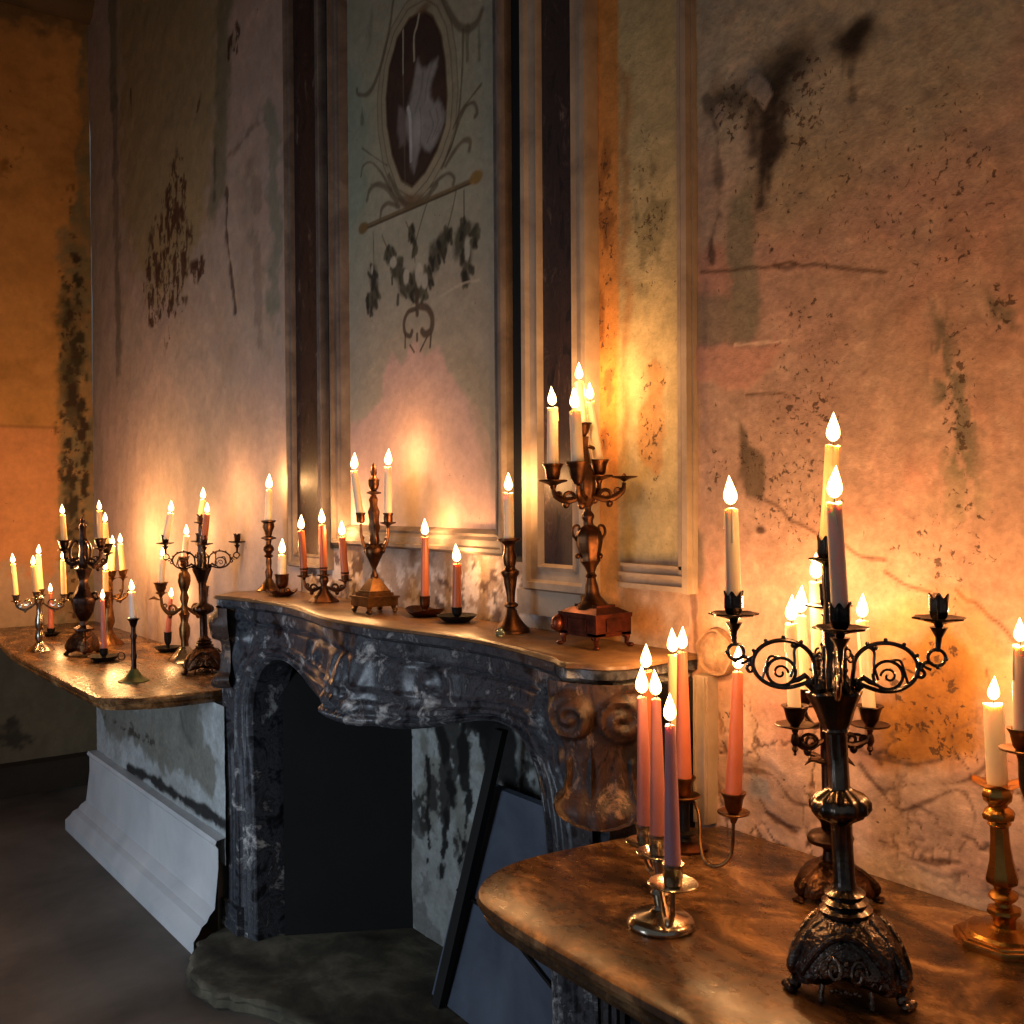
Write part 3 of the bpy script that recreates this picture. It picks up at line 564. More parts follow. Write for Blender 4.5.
#%%FIREPLACE
CX = -2.645
def yf(c):
    a = abs(c)
    y = .272+.035*math.cos(2*PI*c/1.15)
    return -y
def fireplace():
    root = empty('fireplace_mantel', (CX, -.15, .06), 'carved dark grey marble fireplace surround with serpentine front and arched opening', 'fireplace')
    # shelf outline (counter-clockwise from back left)
    def outline(ins):
        pts = [(CX-1.09+ins*.3, .0)]
        pts += [(CX-1.09+ins, -.10), (CX-1.10+ins, -.2)]
        n = 90
        for i in range(n+1):
            c = -1.02+2.04*i/n
            y = yf(c)
            if abs(c) > .93: y -= .02*math.sin((abs(c)-.93)/.09*PI/2) - .0
            e = max(0, (abs(c)-.98)/.04); y += .03*e*e
            pts.append((CX+c*(1-ins/1.05), y+ins))
        for a in range(1, 7):
            t = a/7*PI/2; pts.append((CX+1.02+.075*math.sin(t)-ins, -.285+.0+.09*(1-math.cos(t))+ins*.5+.0))
        pts += [(CX+1.085-ins, -.10), (CX+1.09-ins, 0)]
        return pts
    m = MB(); outs = [(0.0, .024, ZM-.046), (.0,.008, ZM-.034), (0,.008, ZM-.015), (0,-.001, ZM-.011), (0,.0, ZM-.004), (0,.005, ZM)]
    vs = []; fs = []; n = None
    for _, ins, z in outs:
        o = outline(ins); n = len(o); vs += [(x, y, z) for x, y in o]
    for k in range(len(outs)-1):
        for i in range(n): j = (i+1) % n; fs.append((k*n+i, k*n+j, (k+1)*n+j, (k+1)*n+i))
    fs.append(tuple((len(outs)-1)*n+i for i in range(n))); fs.append(tuple(reversed(range(n))))
    lo_ = [q for q in range(len(fs)) if q < 2*n]
    m.add(vs, [fs[q] for q in range(2*n, len(fs)-1)]+[tuple(reversed(range(2*n, 3*n)))]); m.build('shelf', 'shelfstone', root)
    m = MB(); m.add(vs[:3*n], [fs[q] for q in lo_]+[fs[-1]]); m.build('cornice', 'marble', root)
    # front: strip between the opening curve and the outline
    B = [(-.84,.06),(-.84,.4),(-.84,.8),(-.83,.93),(-.79,1.03),(-.72,1.085),(-.63,1.10),(-.53,1.09),(-.42,1.062),(-.31,1.035),(-.2,1.018),(-.08,1.012),(0,1.012)]
    B += [(-x, z) for x, z in reversed(B[:-1])]
    Bp = spline([(x,0,z) for x, z in B], 14); Bp = [(p.x, p.z) for p in Bp]; nb = len(Bp)
    ztop = ZM-.04
    O = []
    for (x, z) in Bp:
        if z < .86 and abs(x) > .8: O.append((math.copysign(1.03, x), z))
        else: O.append(None)
    idx = [i for i in range(nb) if O[i] is None]; a, b = idx[0], idx[-1]
    # walk: up the side from z=.86 to ztop, then across
    L1 = ztop-.86; L2 = 2.06
    sB = [0]
    for i in range(a, b): sB.append(sB[-1]+math.dist(Bp[i], Bp[i+1]))
    T = sB[-1]; fr = .14
    for k, i in enumerate(idx):
        s = sB[k]/T
        if s < fr: O[i] = (-1.03, .86+L1*s/fr)
        elif s > 1-fr: O[i] = (1.03, .86+L1*(1-s)/fr)
        else: O[i] = (-1.03+L2*(s-fr)/(1-2*fr), ztop)
    nt_ = 46; vs = []; fs = []
    def relief(c, z, d, t):
        r = 0
        # opening mouldings: bead, cove, fillet
        if d < .075: r += .018*math.sin(min(1, d/.018)*PI/2) - .012*sstep1(.022,.03,d) + .010*sstep1(.036,.046,d) - .012*sstep1(.062,.075,d)
        else: r += .004
        # raised field line
        r += .006*math.exp(-((d-.105)/.006)**2)
        # groove below the shelf
        r -= .012*math.exp(-((z-(ztop-.055))/.007)**2)*(1 if abs(c) < .95 else .0)
        # centre cartouche
        if z > .93:
            g = math.exp(-((c+.03)/.13)**6)*(1.15-.8*sstep1(1.02,1.26,z)); ang = math.atan2(c+.03, z-.93)
            r += g*(.042 + .004*math.cos(ang*26)) + .012*math.exp(-(((c+.03)/.045)**2+((z-1.13)/.06)**2))
            r -= .016*math.exp(-((math.hypot((c+.03)/.05,(z-1.13)/.075)-1)/.14)**2)*g
        # leaf scrolls at the shoulders
        for sx in (-1, 1):
            q = math.hypot(c-sx*.33, (z-1.16)*1.2); r += .01*math.cos(q*60)*math.exp(-(q/.11)**2)
            q = math.hypot(c-sx*.88, (z-1.15)); r += .012*math.cos(q*60)*math.exp(-(q/.1)**2)
        # fluted jambs
        if z < .8: r += .005*math.cos((abs(c)-.84)*PI*2/.036)*sstep1(.8,.7,z)
        return r
    for i in range(nb):
        bx, bz = Bp[i]; ox, oz = O[i]; ln = math.dist(Bp[i], O[i])
        for k in range(nt_):
            t = (k/(nt_-1)); tt = t**1.25; x = bx+(ox-bx)*tt; z = bz+(oz-bz)*tt
            y = yf(x)+.035 - relief(x, z, tt*ln, tt) + .05*(1-sstep1(.3,1.1,z))*.4
            vs.append((CX+x, y, z))
    for i in range(nb-1):
        for k in range(nt_-1): fs.append((i*nt_+k, (i+1)*nt_+k, (i+1)*nt_+k+1, i*nt_+k+1))
    m = MB(); m.add(vs, fs)
    # reveal of the opening
    dpt = .14; vs2 = []; f2 = []
    for i in range(nb):
        v0 = vs[i*nt_]; vs2 += [v0, (v0[0], v0[1]+.02, v0[2]), (v0[0], -.10, v0[2])]
    for i in range(nb-1):
        for k in range(2): f2.append((i*3+k, i*3+k+1, (i+1)*3+k+1, (i+1)*3+k))
    m.add(vs2, f2)
    # back plate closing the surround above the opening, sides
    m.build('front', 'marble', root, ang=50)
    m = MB()
    for sx in (-1, 1):
        # shaped return: bulges at the shoulder and foot
        prof = [(.06,.0),(.16,.0),(.2,-.015),(.55,-.02),(.70,.02),(.78,.04),(.9,.0),(1.05,-.015),(1.18,.03),(1.265,.055)]
        vs3 = []; f3 = []
        for _, z, e in spline([(0,)+p for p in prof], 4):
            for y in (-.24, -.17, -.08, .0): vs3.append((CX+sx*(1.03+e*.7), y, z))
        for i in range(len(vs3)//4-1):
            for k in range(3): f3.append((i*4+k, i*4+k+1, (i+1)*4+k+1, (i+1)*4+k))
        m = MB(); m.add(vs3, f3); m.build('side', 'marble', root)
    # canted corner consoles
    for sx in (1, -1):
        base = Vector((CX+sx*1.015, -.225, 0)); nrm = Vector((sx*.62, -.785, 0)).normalized(); tg = Vector((nrm.y*-1, nrm.x, 0))
        if sx < 0: tg = -tg
        ol = [(.955,.0),(.957,.03),(.962,.055),(.972,.080),(.986,.098),(1.0,.106),(1.012,.102),(1.022,.088),(1.06,.080),(1.11,.082),(1.15,.096),(1.2,.116),(1.262,.122)]
        rows = 60; colsn = 30; vs4 = []; f4 = []
        def hw(z):
            for (z0, w0), (z1, w1) in zip(ol[:-1], ol[1:]):
                if z <= z1: return w0+(w1-w0)*(z-z0)/(z1-z0)
            return ol[-1][1]
        for i in range(rows+1):
            z = .955+(1.262-.955)*(i/rows)**1.25; w_ = hw(z)
            for k in range(colsn+1):
                q = -1+2*k/colsn; x = q*w_
                edge = 1-sstep1(.0,.018, w_*(1-abs(q))) 
                bott = 0
                h = .045*math.cos(q*PI/2*.9)*(.5+.6*sstep1(1.05,1.22,z)) + .03*sstep1(1.04,.98,z)
                h += .014*math.exp(-((w_*(1-abs(q))-.012)/.006)**2)*(1 if z < 1.1 else .3)
                # volutes
                for c0 in (-.060, .055):
                    rr = math.hypot(x-c0, (z-1.19)); an = math.atan2(z-1.19, x-c0)
                    if rr < .056: h += .024*(1-sstep1(.042,.056,rr)) + .007*math.cos(rr*190-an*(1 if c0 > 0 else -1))
                if z < 1.1: h += .002*math.cos(x*150)
                if i == 0: h = 0
                if k in (0, colsn): h = -.02
                p = base+tg*x+nrm*(h+.01); vs4.append((p.x, p.y, z))
        cn = colsn+1
        for i in range(rows):
            for k in range(colsn): f4.append((i*cn+k, i*cn+k+1, (i+1)*cn+k+1, (i+1)*cn+k))
        m = MB(); m.add(vs4, f4); m.build('corner_bracket', 'marblecandlelit', root, ang=60)
        # pilaster below the bracket
        m = MB(); m.box((CX+sx*1.0-.06,-.245,.06),(CX+sx*1.0+.06,-.0,1.0)); m.box((CX+sx*1.0-.075,-.26,.06),(CX+sx*1.0+.075,-.0,.16)); m.build('pilaster', 'marble', root, ang=30)
    # firebox
    fb = None
    m = MB(); m.add([(-3.47,-.12,.06),(-3.24,.285,.06),(-3.24,.285,1.25),(-3.47,-.12,1.25)], [(0,1,2,3)]); m.add([(-3.52,-.12,.06),(-3.26,.33,.06),(-3.26,.33,1.25),(-3.52,-.12,1.25)], [(3,2,1,0)]); struct(m.build('wall_firebox_left', 'soot', fb))
    m = MB(); m.add([(-1.80,-.12,.06),(-2.0,.285,.06),(-2.0,.285,1.25),(-1.80,-.12,1.25)], [(3,2,1,0)]); struct(m.build('wall_firebox_right', 'soot', fb))
    m = MB(); m.add([(-3.47,-.12,1.25),(-3.24,.285,1.25),(-2.0,.285,1.25),(-1.80,-.12,1.25)], [(0,1,2,3)]); struct(m.build('ceiling_firebox', 'soot', fb))
    w = Wall(-3.26, -1.98, .05, 1.26, .008, planeY(.285), lambda u, v: (lambda p: (p.x, p.z))(PY(u, v, .285)))
    n2 = fbm(w.A, w.Z, 8, 5, 79); n3 = fbm(w.A, w.Z, 26, 4, 74); w.c[:] = lin((146,150,146)); w.mix(sstep(.45,.6,n2)*.7, (104,100,88))
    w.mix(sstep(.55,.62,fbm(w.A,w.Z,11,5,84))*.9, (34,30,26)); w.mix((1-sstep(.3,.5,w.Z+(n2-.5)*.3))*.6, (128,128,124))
    for pts, wd in [([(438,715),(446,760),(452,800)],.03),([(462,715),(465,780)],.035),([(485,730),(488,800)],.03),([(505,740),(510,830)],.05),([(430,760),(428,860)],.012),([(448,800),(440,880)],.02),([(470,790),(462,860)],.014)]:
        w.stroke(pts, wd, (14,13,12), .97, .3, .09)
    w.poly([(425,640),(530,640),(530,735),(425,722)], (14,13,12), .97, .02, .15)
    w.h += (n2-.5)*.012
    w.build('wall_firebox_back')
    # wall above mantel opening hidden side: close gap behind front
    m = MB(); m.box((-3.74,-.10,1.16),(-1.55,.0,1.25)); m.box((-3.73,-.1,.06),(-3.48,.0,1.2)); m.box((-1.81,-.1,.06),(-1.57,.0,1.2)); m.build('core', 'soot', root)
    # hearth
    xy = [(-3.36,-.50),(-3.2,-.47),(-3.08,-.40),(-3.0,-.36),(-2.8,-.31),(-2.2,-.31),(-1.6,-.34),(-1.45,-.3),(-1.45,.30),(-3.9,.30),(-3.9,-.0),(-3.72,-.20),(-3.62,-.38),(-3.5,-.46)]
    P = []
    nn = len(xy)
    for i in range(nn):
        a_, b_ = Vector(xy[i]), Vector(xy[(i+1) % nn]); k = max(1, int((b_-a_).length/.03))
        for j in range(k):
            q = a_.lerp(b_, j/k)
            if q.y < -.05: q = q+Vector((random.uniform(-.008,.008), random.uniform(-.01,.01)))
            P.append((q.x, q.y))
    m = MB(); n = len(P); vs = []; fs = []
    lay = [(0,.012),(.018,-.012),(.035,.006),(.048,-.004),(.058,.004),(.061,.016)]
    for z, ins in lay:
        for i, (x, y) in enumerate(P):
            p, q = Vector(P[i-1]), Vector(P[(i+1) % n]); t = (q-p).normalized(); k = ins+random.uniform(-.006,.006)
            vs.append((x-t.y*k, y+t.x*k, z))
    for j in range(len(lay)-1):
        for i in range(n): k = (i+1) % n; fs.append((j*n+i, j*n+k, (j+1)*n+k, (j+1)*n+i))
    fs.append(tuple((len(lay)-1)*n+i for i in range(n)))
    m.add(vs, fs); h = m.build('hearth_slab', 'hearth', ang=35); tag(h, 'worn broken stone hearth slab on the floor under the fireplace', 'hearth')
    # ash-dark floor of the firebox
    # leaning board and pole
    a = PZ(440, 986, .066); 
    t = empty('leaning_board', (a.x, a.y, .066), 'blue grey wooden board leaning inside the right half of the fireplace', 'board')
    b0 = Vector((-2.76,.06,.066)); b1 = Vector((-2.0,.02,.066)); top0 = PY(483,783,.20); top0 = Vector((top0.x,.20,top0.z))
    t0 = top0; t1 = Vector((t0.x+.5,.19,t0.z+.0)); nv = Vector((0,.022,.004))
    m = MB(); m.add([b0,b1,t1,t0,b0+nv,b1+nv,t1+nv,t0+nv], [(0,1,2,3),(7,6,5,4),(0,4,5,1),(1,5,6,2),(2,6,7,3),(3,7,4,0)]); m.build('panel', 'board', t, smooth=False)
    mid0 = b0.lerp(t0,.52); mid1 = b1.lerp(t1,.42)
    m = MB(); m.tube([b0.lerp(t0,.5)+Vector((.01,-.006,0)), b0.lerp(t0,.5).lerp(b1.lerp(t1,.46),.35)+Vector((0,-.006,0)), b1.lerp(t1,.30)+Vector((0,-.006,0))], .006, 6); m.build('dark_bar', 'blackiron', t)  # thin dark bar across the middle of the board
    p0 = PZ(437, 985, .066); p1 = PY(496, 728, .17); p0 = Vector((p0.x, .05, .070)); q0 = PV(437,983,p0); 
    m = MB(); m.box((-.016,-.012,0),(.016,.012,1)); A0 = Vector((p0.x, p0.y, .064)); 
    A0 = Vector((PY(438,982,.035).x,.035,.066)); A1 = Vector((p1.x,.19,PY(496,728,.19).z)); dz = A1-A0
    m2 = MB(); vs = []
    for c, P0 in ((0, A0), (1, A1)):
        for x, y in ((-.021,-.012),(.021,-.012),(.021,.012),(-.021,.012)): vs.append(P0+Vector((x,y,0)))
    m2.add(vs, [(3,2,1,0),(4,5,6,7),(0,1,5,4),(1,2,6,5),(2,3,7,6),(3,0,4,7)]); o = m2.build('wooden_pole', 'black', loc=A0, smooth=False); tag(o, 'black square pole leaning along the left edge of the board in the fireplace', 'pole')
def sstep1(a, b, x):
    t = min(1, max(0, (x-a)/(b-a))); return t*t*(3-2*t)
fireplace()
#%%CONSOLES
def console_top(m, poly, z1, th, steps):
    n = len(poly); vs = []; fs = []
    for z, ins in steps:
        for i, (x, y) in enumerate(poly):
            p, q = Vector(poly[i-1]), Vector(poly[(i+1) % n]); t = (q-p).normalized()
            k = 0 if y > -.005 else ins
            vs.append((x-t.y*k, min(-.0, y+t.x*k) if y > -.005 else y+t.x*k, z1+z))
    for j in range(len(steps)-1):
        for i in range(n): k = (i+1) % n; fs.append((j*n+i, j*n+k, (j+1)*n+k, (j+1)*n+i))
    fs.append(tuple(reversed(range(n)))); fs.append(tuple((len(steps)-1)*n+i for i in range(n)))
    m.add(vs, fs)
def consoles():
    steps = [(-.052,.03),(-.048,.016),(-.036,.010),(-.028,.016),(-.024,.004),(-.012,-.002),(-.004,.002),(0,.012)]
    # left
    c = spline([(-6.34,-.52,0),(-5.8,-.63,0),(-5.2,-.672,0),(-4.5,-.67,0),(-3.95,-.662,0),(-3.85,-.645,0),(-3.79,-.58,0),(-3.745,-.46,0),(-3.735,-.3,0),(-3.735,-.004,0)], 8)
    poly = [(p.x, p.y) for p in c]+[(-6.34,-.004)]
    root = empty('console_table', (-4.9,-.3,0), 'far console with brown stone top and white skirting, left of the fireplace', 'console table')
    m = MB(); console_top(m, poly, ZT, .05, steps); m.build('table_top', 'tabletop', root)
    for p in root.children: p.data.materials.append(M['tableedge'])
    w = Wall(-5.34, -3.65, .3, ZT-.05, .008, planeY(-.27), lambda u, v: (lambda p: (p.x, p.z))(PY(u, v, -.27)))
    n2 = fbm(w.A, w.Z, 7, 5, 179); n3 = fbm(w.A, w.Z, 26, 4, 174); w.c[:] = lin((176,182,182)); w.mix(sstep(.4,.6,n2)*.5, (150,152,146))
    w.poly([(98,704),(150,704),(196,702),(206,745),(218,760),(214,800),(190,775),(160,770),(130,740),(110,738),(100,720)], (116,114,102), .85, .02, .12)
    w.stroke([(180,712),(184,730),(193,748)], .01, (84,84,78), .7, .5, .05); w.blob(188,728,8,16,(96,96,90),.6,.5); w.spots(95,702,170,760,(64,60,52),24,.5,.8,7)
    w.stroke([(128,770),(150,778),(185,800),(228,826)], .022, (22,20,20), .95, .4, .05); w.h += (n2-.5)*.01
    w.build('plinth_face', 'plaster', None, root)
    m = MB(); m.box((-5.34,-.262,.0),(-3.75,-.006,.888)); m.build('plinth', plain('plinthgrey', [(110,108,100),(150,150,144)], .85, 8), root, smooth=False)
    prof = [(0,-.395),(.05,-.395),(.075,-.375),(.095,-.365),(.11,-.345),(.13,-.335),(.15,-.315),(.30,-.30),(.37,-.30),(.385,-.31),(.40,-.305),(.405,-.27)]
    m = MB(); vs = []; fs = []
    for z, y in prof:
        e = -y-.30; vs += [(-5.36-e*1.0, -.2, z), (-5.36-e, y, z), (-3.645, y, z)]
    for i in range(len(prof)-1):
        for k in range(2): fs.append((i*3+k, i*3+k+1, (i+1)*3+k+1, (i+1)*3+k))
    m.add(vs, fs); m.build('skirting_board', 'skirt', root, ang=25)
    # right, the near console
    c = spline([(-1.49,-.004,0),(-1.55,-.10,0),(-1.585,-.30,0),(-1.60,-.45,0),(-1.58,-.55,0),(-1.52,-.63,0),(-1.43,-.665,0),(-1.2,-.678,0),(-.8,-.68,0),(-.3,-.66,0),(.3,-.6,0)], 8)
    poly = [(p.x, p.y) for p in c]+[(.3,-.004)]
    root = empty('console_table', (-.7,-.3,0), 'near console with polished brown marble top and moulded edge, right of the fireplace', 'console table')
    m = MB(); console_top(m, poly, ZT, .05, steps); m.build('table_top', 'tabletop', root)
    m = MB(); m.box((-1.42,-.42,.0),(.28,-.01,.888)); 
    for x in (-1.40,-1.30,-.9,-.4,.1):
        for k in range(3): m.box((x+k*.022,-.432,.1),(x+k*.022+.013,-.41,.86))
    m.box((-1.44,-.44,0),(.29,-.40,.1)); m.build('plinth', 'marble', root, ang=30)
    o = m  # noqa
consoles()
#%%CANDLES
FL = (1.0, .485, .17)
def candle(base, top, r, col, label, group, fh=.045, fr=None, power=1.0, drip=True, lean=None, bend=0.0):
    """base, top: world points of the wax body"""
    base, top = Vector(base), Vector(top); ax = (top-base); ln = ax.length; ax.normalize()
    t = empty('candle', base, label, 'candle', group)
    seed = random.random()*6
    prof = [(r*.92,0),(r,.004)]+[(r*(1-.10*k/8), ln*k/8) for k in range(1, 8)]+[(r*.88,ln-.006),(r*.93,ln-.003),(r*.90,ln),(r*.72,ln+.0005),(r*.55,ln-.003),(0,ln-.004)]
    if col in ('pink','rose','lilac'): prof = [(r*.95,0),(r,.005)]+[(r*(1-.42*(k/8)**1.3), ln*k/8) for k in range(1, 8)]+[(r*.62,ln-.004),(r*.60,ln),(r*.45,ln),(r*.3,ln-.003),(0,ln-.003)]
    m = MB(); m.lathe(prof, base, ax, 18, lambda q, h, a: (q*(1+.03*math.sin(3*a+seed+h*20)), h+(.0015*math.sin(2*a+seed) if h > ln-.006 else 0)))
    if drip:
        ex = Vector((math.cos(seed), math.sin(seed), 0))
        for k in range(2):
            e = Vector((math.cos(seed+k*2.1), math.sin(seed+k*2.1), 0)); dl = min(ln*.4, .03+.02*k)
            rt = r*(.9 if col not in ('pink','rose','lilac') else .62)
            m.tube([top+e*rt*.9-ax*.001, top+e*(rt*1.02)-ax*dl*.5, top+e*(rt*1.04)-ax*dl], [.0012,.0014,.0022], 6)
    m.build('wax_body', col, t)
    m = MB(); wt = top+Vector((0,0,.010)); m.tube([top-ax*.004, top+Vector((.0006,0,.005)), wt], .0011, 6); m.build('wick', 'wick', t)
    fr = fr or fh*.21
    fb = top+Vector((0,0,.006)); prof = [(.0,0),(fr*.55,fh*.06),(fr*.88,fh*.16),(fr,fh*.28),(fr*.92,fh*.42),(fr*.70,fh*.58),(fr*.44,fh*.74),(fr*.2,fh*.89),(0,fh)]
    fa = (Vector((0,0,1))+Vector((math.sin(seed*5)*.06+bend, math.cos(seed*3)*.05, 0)))
    m = MB(); m.lathe(prof, fb, fa, 14); m.build('flame', 'flame', t)
    ld = bpy.data.lights.new('flame_light', 'POINT'); ld.energy = power*PW; ld.color = FL; ld.shadow_soft_size = .012
    lo = bpy.data.objects.new('flame_light', ld); COL.objects.link(lo); lo.parent = t; lo.location = fb+Vector((0,0,fh*.45))-base
    return t
PW = 1.3
#%%HOLDERS
def cup_prof(s, kind='plain'):
    if kind == 'petal': return [(0,-.004*s),(.006*s,0),(.011*s,.005*s),(.0135*s,.014*s),(.0135*s,.028*s),(.0145*s,.035*s),(.0128*s,.035*s),(.0118*s,.02*s),(0,.012*s)]
    if kind == 'tulip': return [(0,-.002*s),(.005*s,0),(.008*s,.003*s),(.015*s,.014*s),(.018*s,.026*s),(.020*s,.033*s),(.024*s,.037*s),(.0235*s,.039*s),(.0155*s,.037*s),(.0125*s,.02*s),(0,.018*s)]
    if kind == 'straight': return [(0,0),(.010*s,0),(.0135*s,.003*s),(.0145*s,.012*s),(.0140*s,.026*s),(.0165*s,.030*s),(.0165*s,.034*s),(.0125*s,.034*s),(.0125*s,.012*s),(0,.012*s)]
    return [(0,-.002*s),(.006*s,0),(.008*s,.003*s),(.0125*s,.010*s),(.0145*s,.024*s),(.0175*s,.030*s),(.0195*s,.033*s),(.0195*s,.035*s),(.0135*s,.034*s),(.0125*s,.02*s),(0,.018*s)]
def make_cup(P, s, mat, parent, kind='plain', pan=True, panr=.030):
    """P is the bottom of the cup; returns candle seat point"""
    P = Vector(P); m = MB()
    mod = None
    if kind == 'petal': mod = lambda q, h, a: (q*(1+.06*math.cos(6*a)), h+(.004*s*(math.cos(6*a)) if h > .025*s else 0))
    m.lathe(cup_prof(s, kind), P, (0,0,1), 18 if kind != 'petal' else 36, mod); m.build('candle_cup', mat, parent)
    if pan:
        m = MB(); R = panr*s
        md = (lambda q, h, a: (q*(1+.08*math.cos(8*a)) if q > R*.6 else q, h)) if kind == 'petal' else None
        m.lathe([(0,-.012*s),(.004*s,-.012*s),(.007*s,-.004*s),(R*.55,-.001*s),(R,.003*s),(R*1.03,.005*s),(R*.98,.006*s),(R*.5,.002*s),(0,.002*s)], P, (0,0,1), 32, md); m.build('drip_pan', mat, parent)
    return P+Vector((0,0,.020*s))
def stem_from_px(u, base, pts, mat, parent, name='stem', seg=24, mod=None):
    """pts: list of (v, halfwidth px) from bottom to top, on the vertical axis through base"""
    d = dep(base)/F; z = [(PV(u, v, base).z, hw*d) for v, hw in pts]
    m = MB(); m.lathe([(r, h-base.z) for h, r in z], base, (0,0,1), seg, mod); return m.build(name, mat, parent)
def fpos(u, v, Z): return PZ(u, v, Z)
def curl(c, ex, ez, r, a0, turns, n=26, shrink=.25):
    """spiral path around c in the plane ex, ez"""
    out = []
    for i in range(n+1):
        t = i/n; a = a0+turns*2*PI*t; rr = r*(1-(1-shrink)*t); out.append(c+ex*(math.cos(a)*rr)+ez*(math.sin(a)*rr))
    return out
def arm_S(P0, P1, mat, parent, r=.005, drop=.5, scroll=True, name='arm'):
    """sweeping arm from the stem P0 down, out and up to the cup bottom P1; returns arm part"""
    P0, P1 = Vector(P0), Vector(P1); h = Vector((P1.x-P0.x, P1.y-P0.y, 0)); L = h.length; e = h/max(L, 1e-6); z = Vector((0,0,1))
    lo = min(P0.z, P1.z)-L*drop
    pts = [P0, P0+e*L*.25+z*((lo-P0.z)*.55), P0+e*L*.6+z*(lo-P0.z), P0+e*L*.93+z*((lo-P0.z)*.62+(P1.z-P0.z)*.2), P1]
    pts[3].z = lo+(P1.z-lo)*.42
    m = MB(); sp = spline(pts, 7); n = len(sp); m.tube(sp, [r*(1.25-.5*abs(2*i/(n-1)-1)) for i in range(n)], 8)
    if scroll:
        c = P0+e*L*.52+z*((lo-P0.z)*.35)
        m.tube(curl(c, e, z, L*.20, PI*1.1, -1.1, 22), [r*.75*(1-.4*i/22) for i in range(23)], 6)
        m.ball(sp[n//2]+z*-r*1.2, r*1.3, (1,1,1.2), 8, 6)
        m.tube(curl(P0+e*L*.82+z*((lo-P0.z)*.45+(P1.z-P0.z)*.4), e, z, L*.10, 0, 1.0, 14), r*.55, 6)
    return m.build(name, mat, parent)
#%%HOLDER HELPERS
CR = Vector((math.sin(yaw), math.cos(yaw), 0)); CT = -hf   # sideways and towards the room, used to turn the holders
ZUP = Vector((0,0,1))
def axis_pts(base, u0, v0, u1, v1):
    """unit axis of a slightly leaning stem"""
    a = PV(u0, v0, base); b = PV(u1, v1, base); return a, (b-a).normalized()
class Holder:
    def __init__(s, name, u, v, Z, label, cat, mat, lean=None, group=None, snap=None):
        s.B = PZs(u, v, Z, -.05) if snap is None else Vector(snap); s.u = u; s.mat = mat; s.s = dep(s.B)/F
        s.root = empty(name, s.B, label, cat, group); s.ax = ZUP; s.v = v
        if lean: s.ax = (PV(lean[0], lean[1], s.B)-s.B).normalized()
    def h(s, v): return (PV(s.u, v, s.B).z-s.B.z)
    def seg(s, name, pts, mat=None, seg=24, mod=None, parent=None):
        m = MB(); m.lathe([(hw*s.s, max(0, s.h(v)) if i else max(0, s.h(v))) for i, (v, hw) in enumerate(pts)], s.B, ZUP if name == 'base' else s.ax, seg, mod)
        return m.build(name, mat or s.mat, parent or s.root)
    def on(s, v): return s.B+s.ax*s.h(v)
    def cup(s, u, v, dd=0.0, k=1.0, kind='plain', arm_v=None, armr=None, drop=.45, scroll=True, pan=True, panr=.03, mat=None, r0=.012):
        """cup whose bottom (pan) shows at u, v; arm from the stem at arm_v"""
        P = PV(u, v, s.B, dd)
        par = s.root
        if arm_v is not None:
            P0 = s.on(arm_v); e = Vector((P.x-P0.x, P.y-P0.y, 0)).normalized()
            par = arm_S(P0+e*r0*.3, P-Vector((0,0,(.010 if pan else .002)*k)), mat or s.mat, s.root, armr or .0055*k, drop, scroll)
        return make_cup(P, k, mat or s.mat, par, kind, pan, panr)
    def ring(s, m, v, hw, t=.002): m.lathe([(hw*s.s-t, s.h(v)-t), (hw*s.s, s.h(v)), (hw*s.s-t, s.h(v)+t)], s.B, s.ax, 24)
def lit(seat, u, v, rpx, col, label, group, fpx=None, power=1.0, **k):
    """candle standing in a cup: wax top shows at u, v"""
    top = PV(u, v, seat); s = dep(seat)/F; r = rpx*s
    return candle(seat, top, r, col, label, group, fh=(fpx or 30)*s*.88, fr=(fpx or 30)*s*.205, power=power, **k)
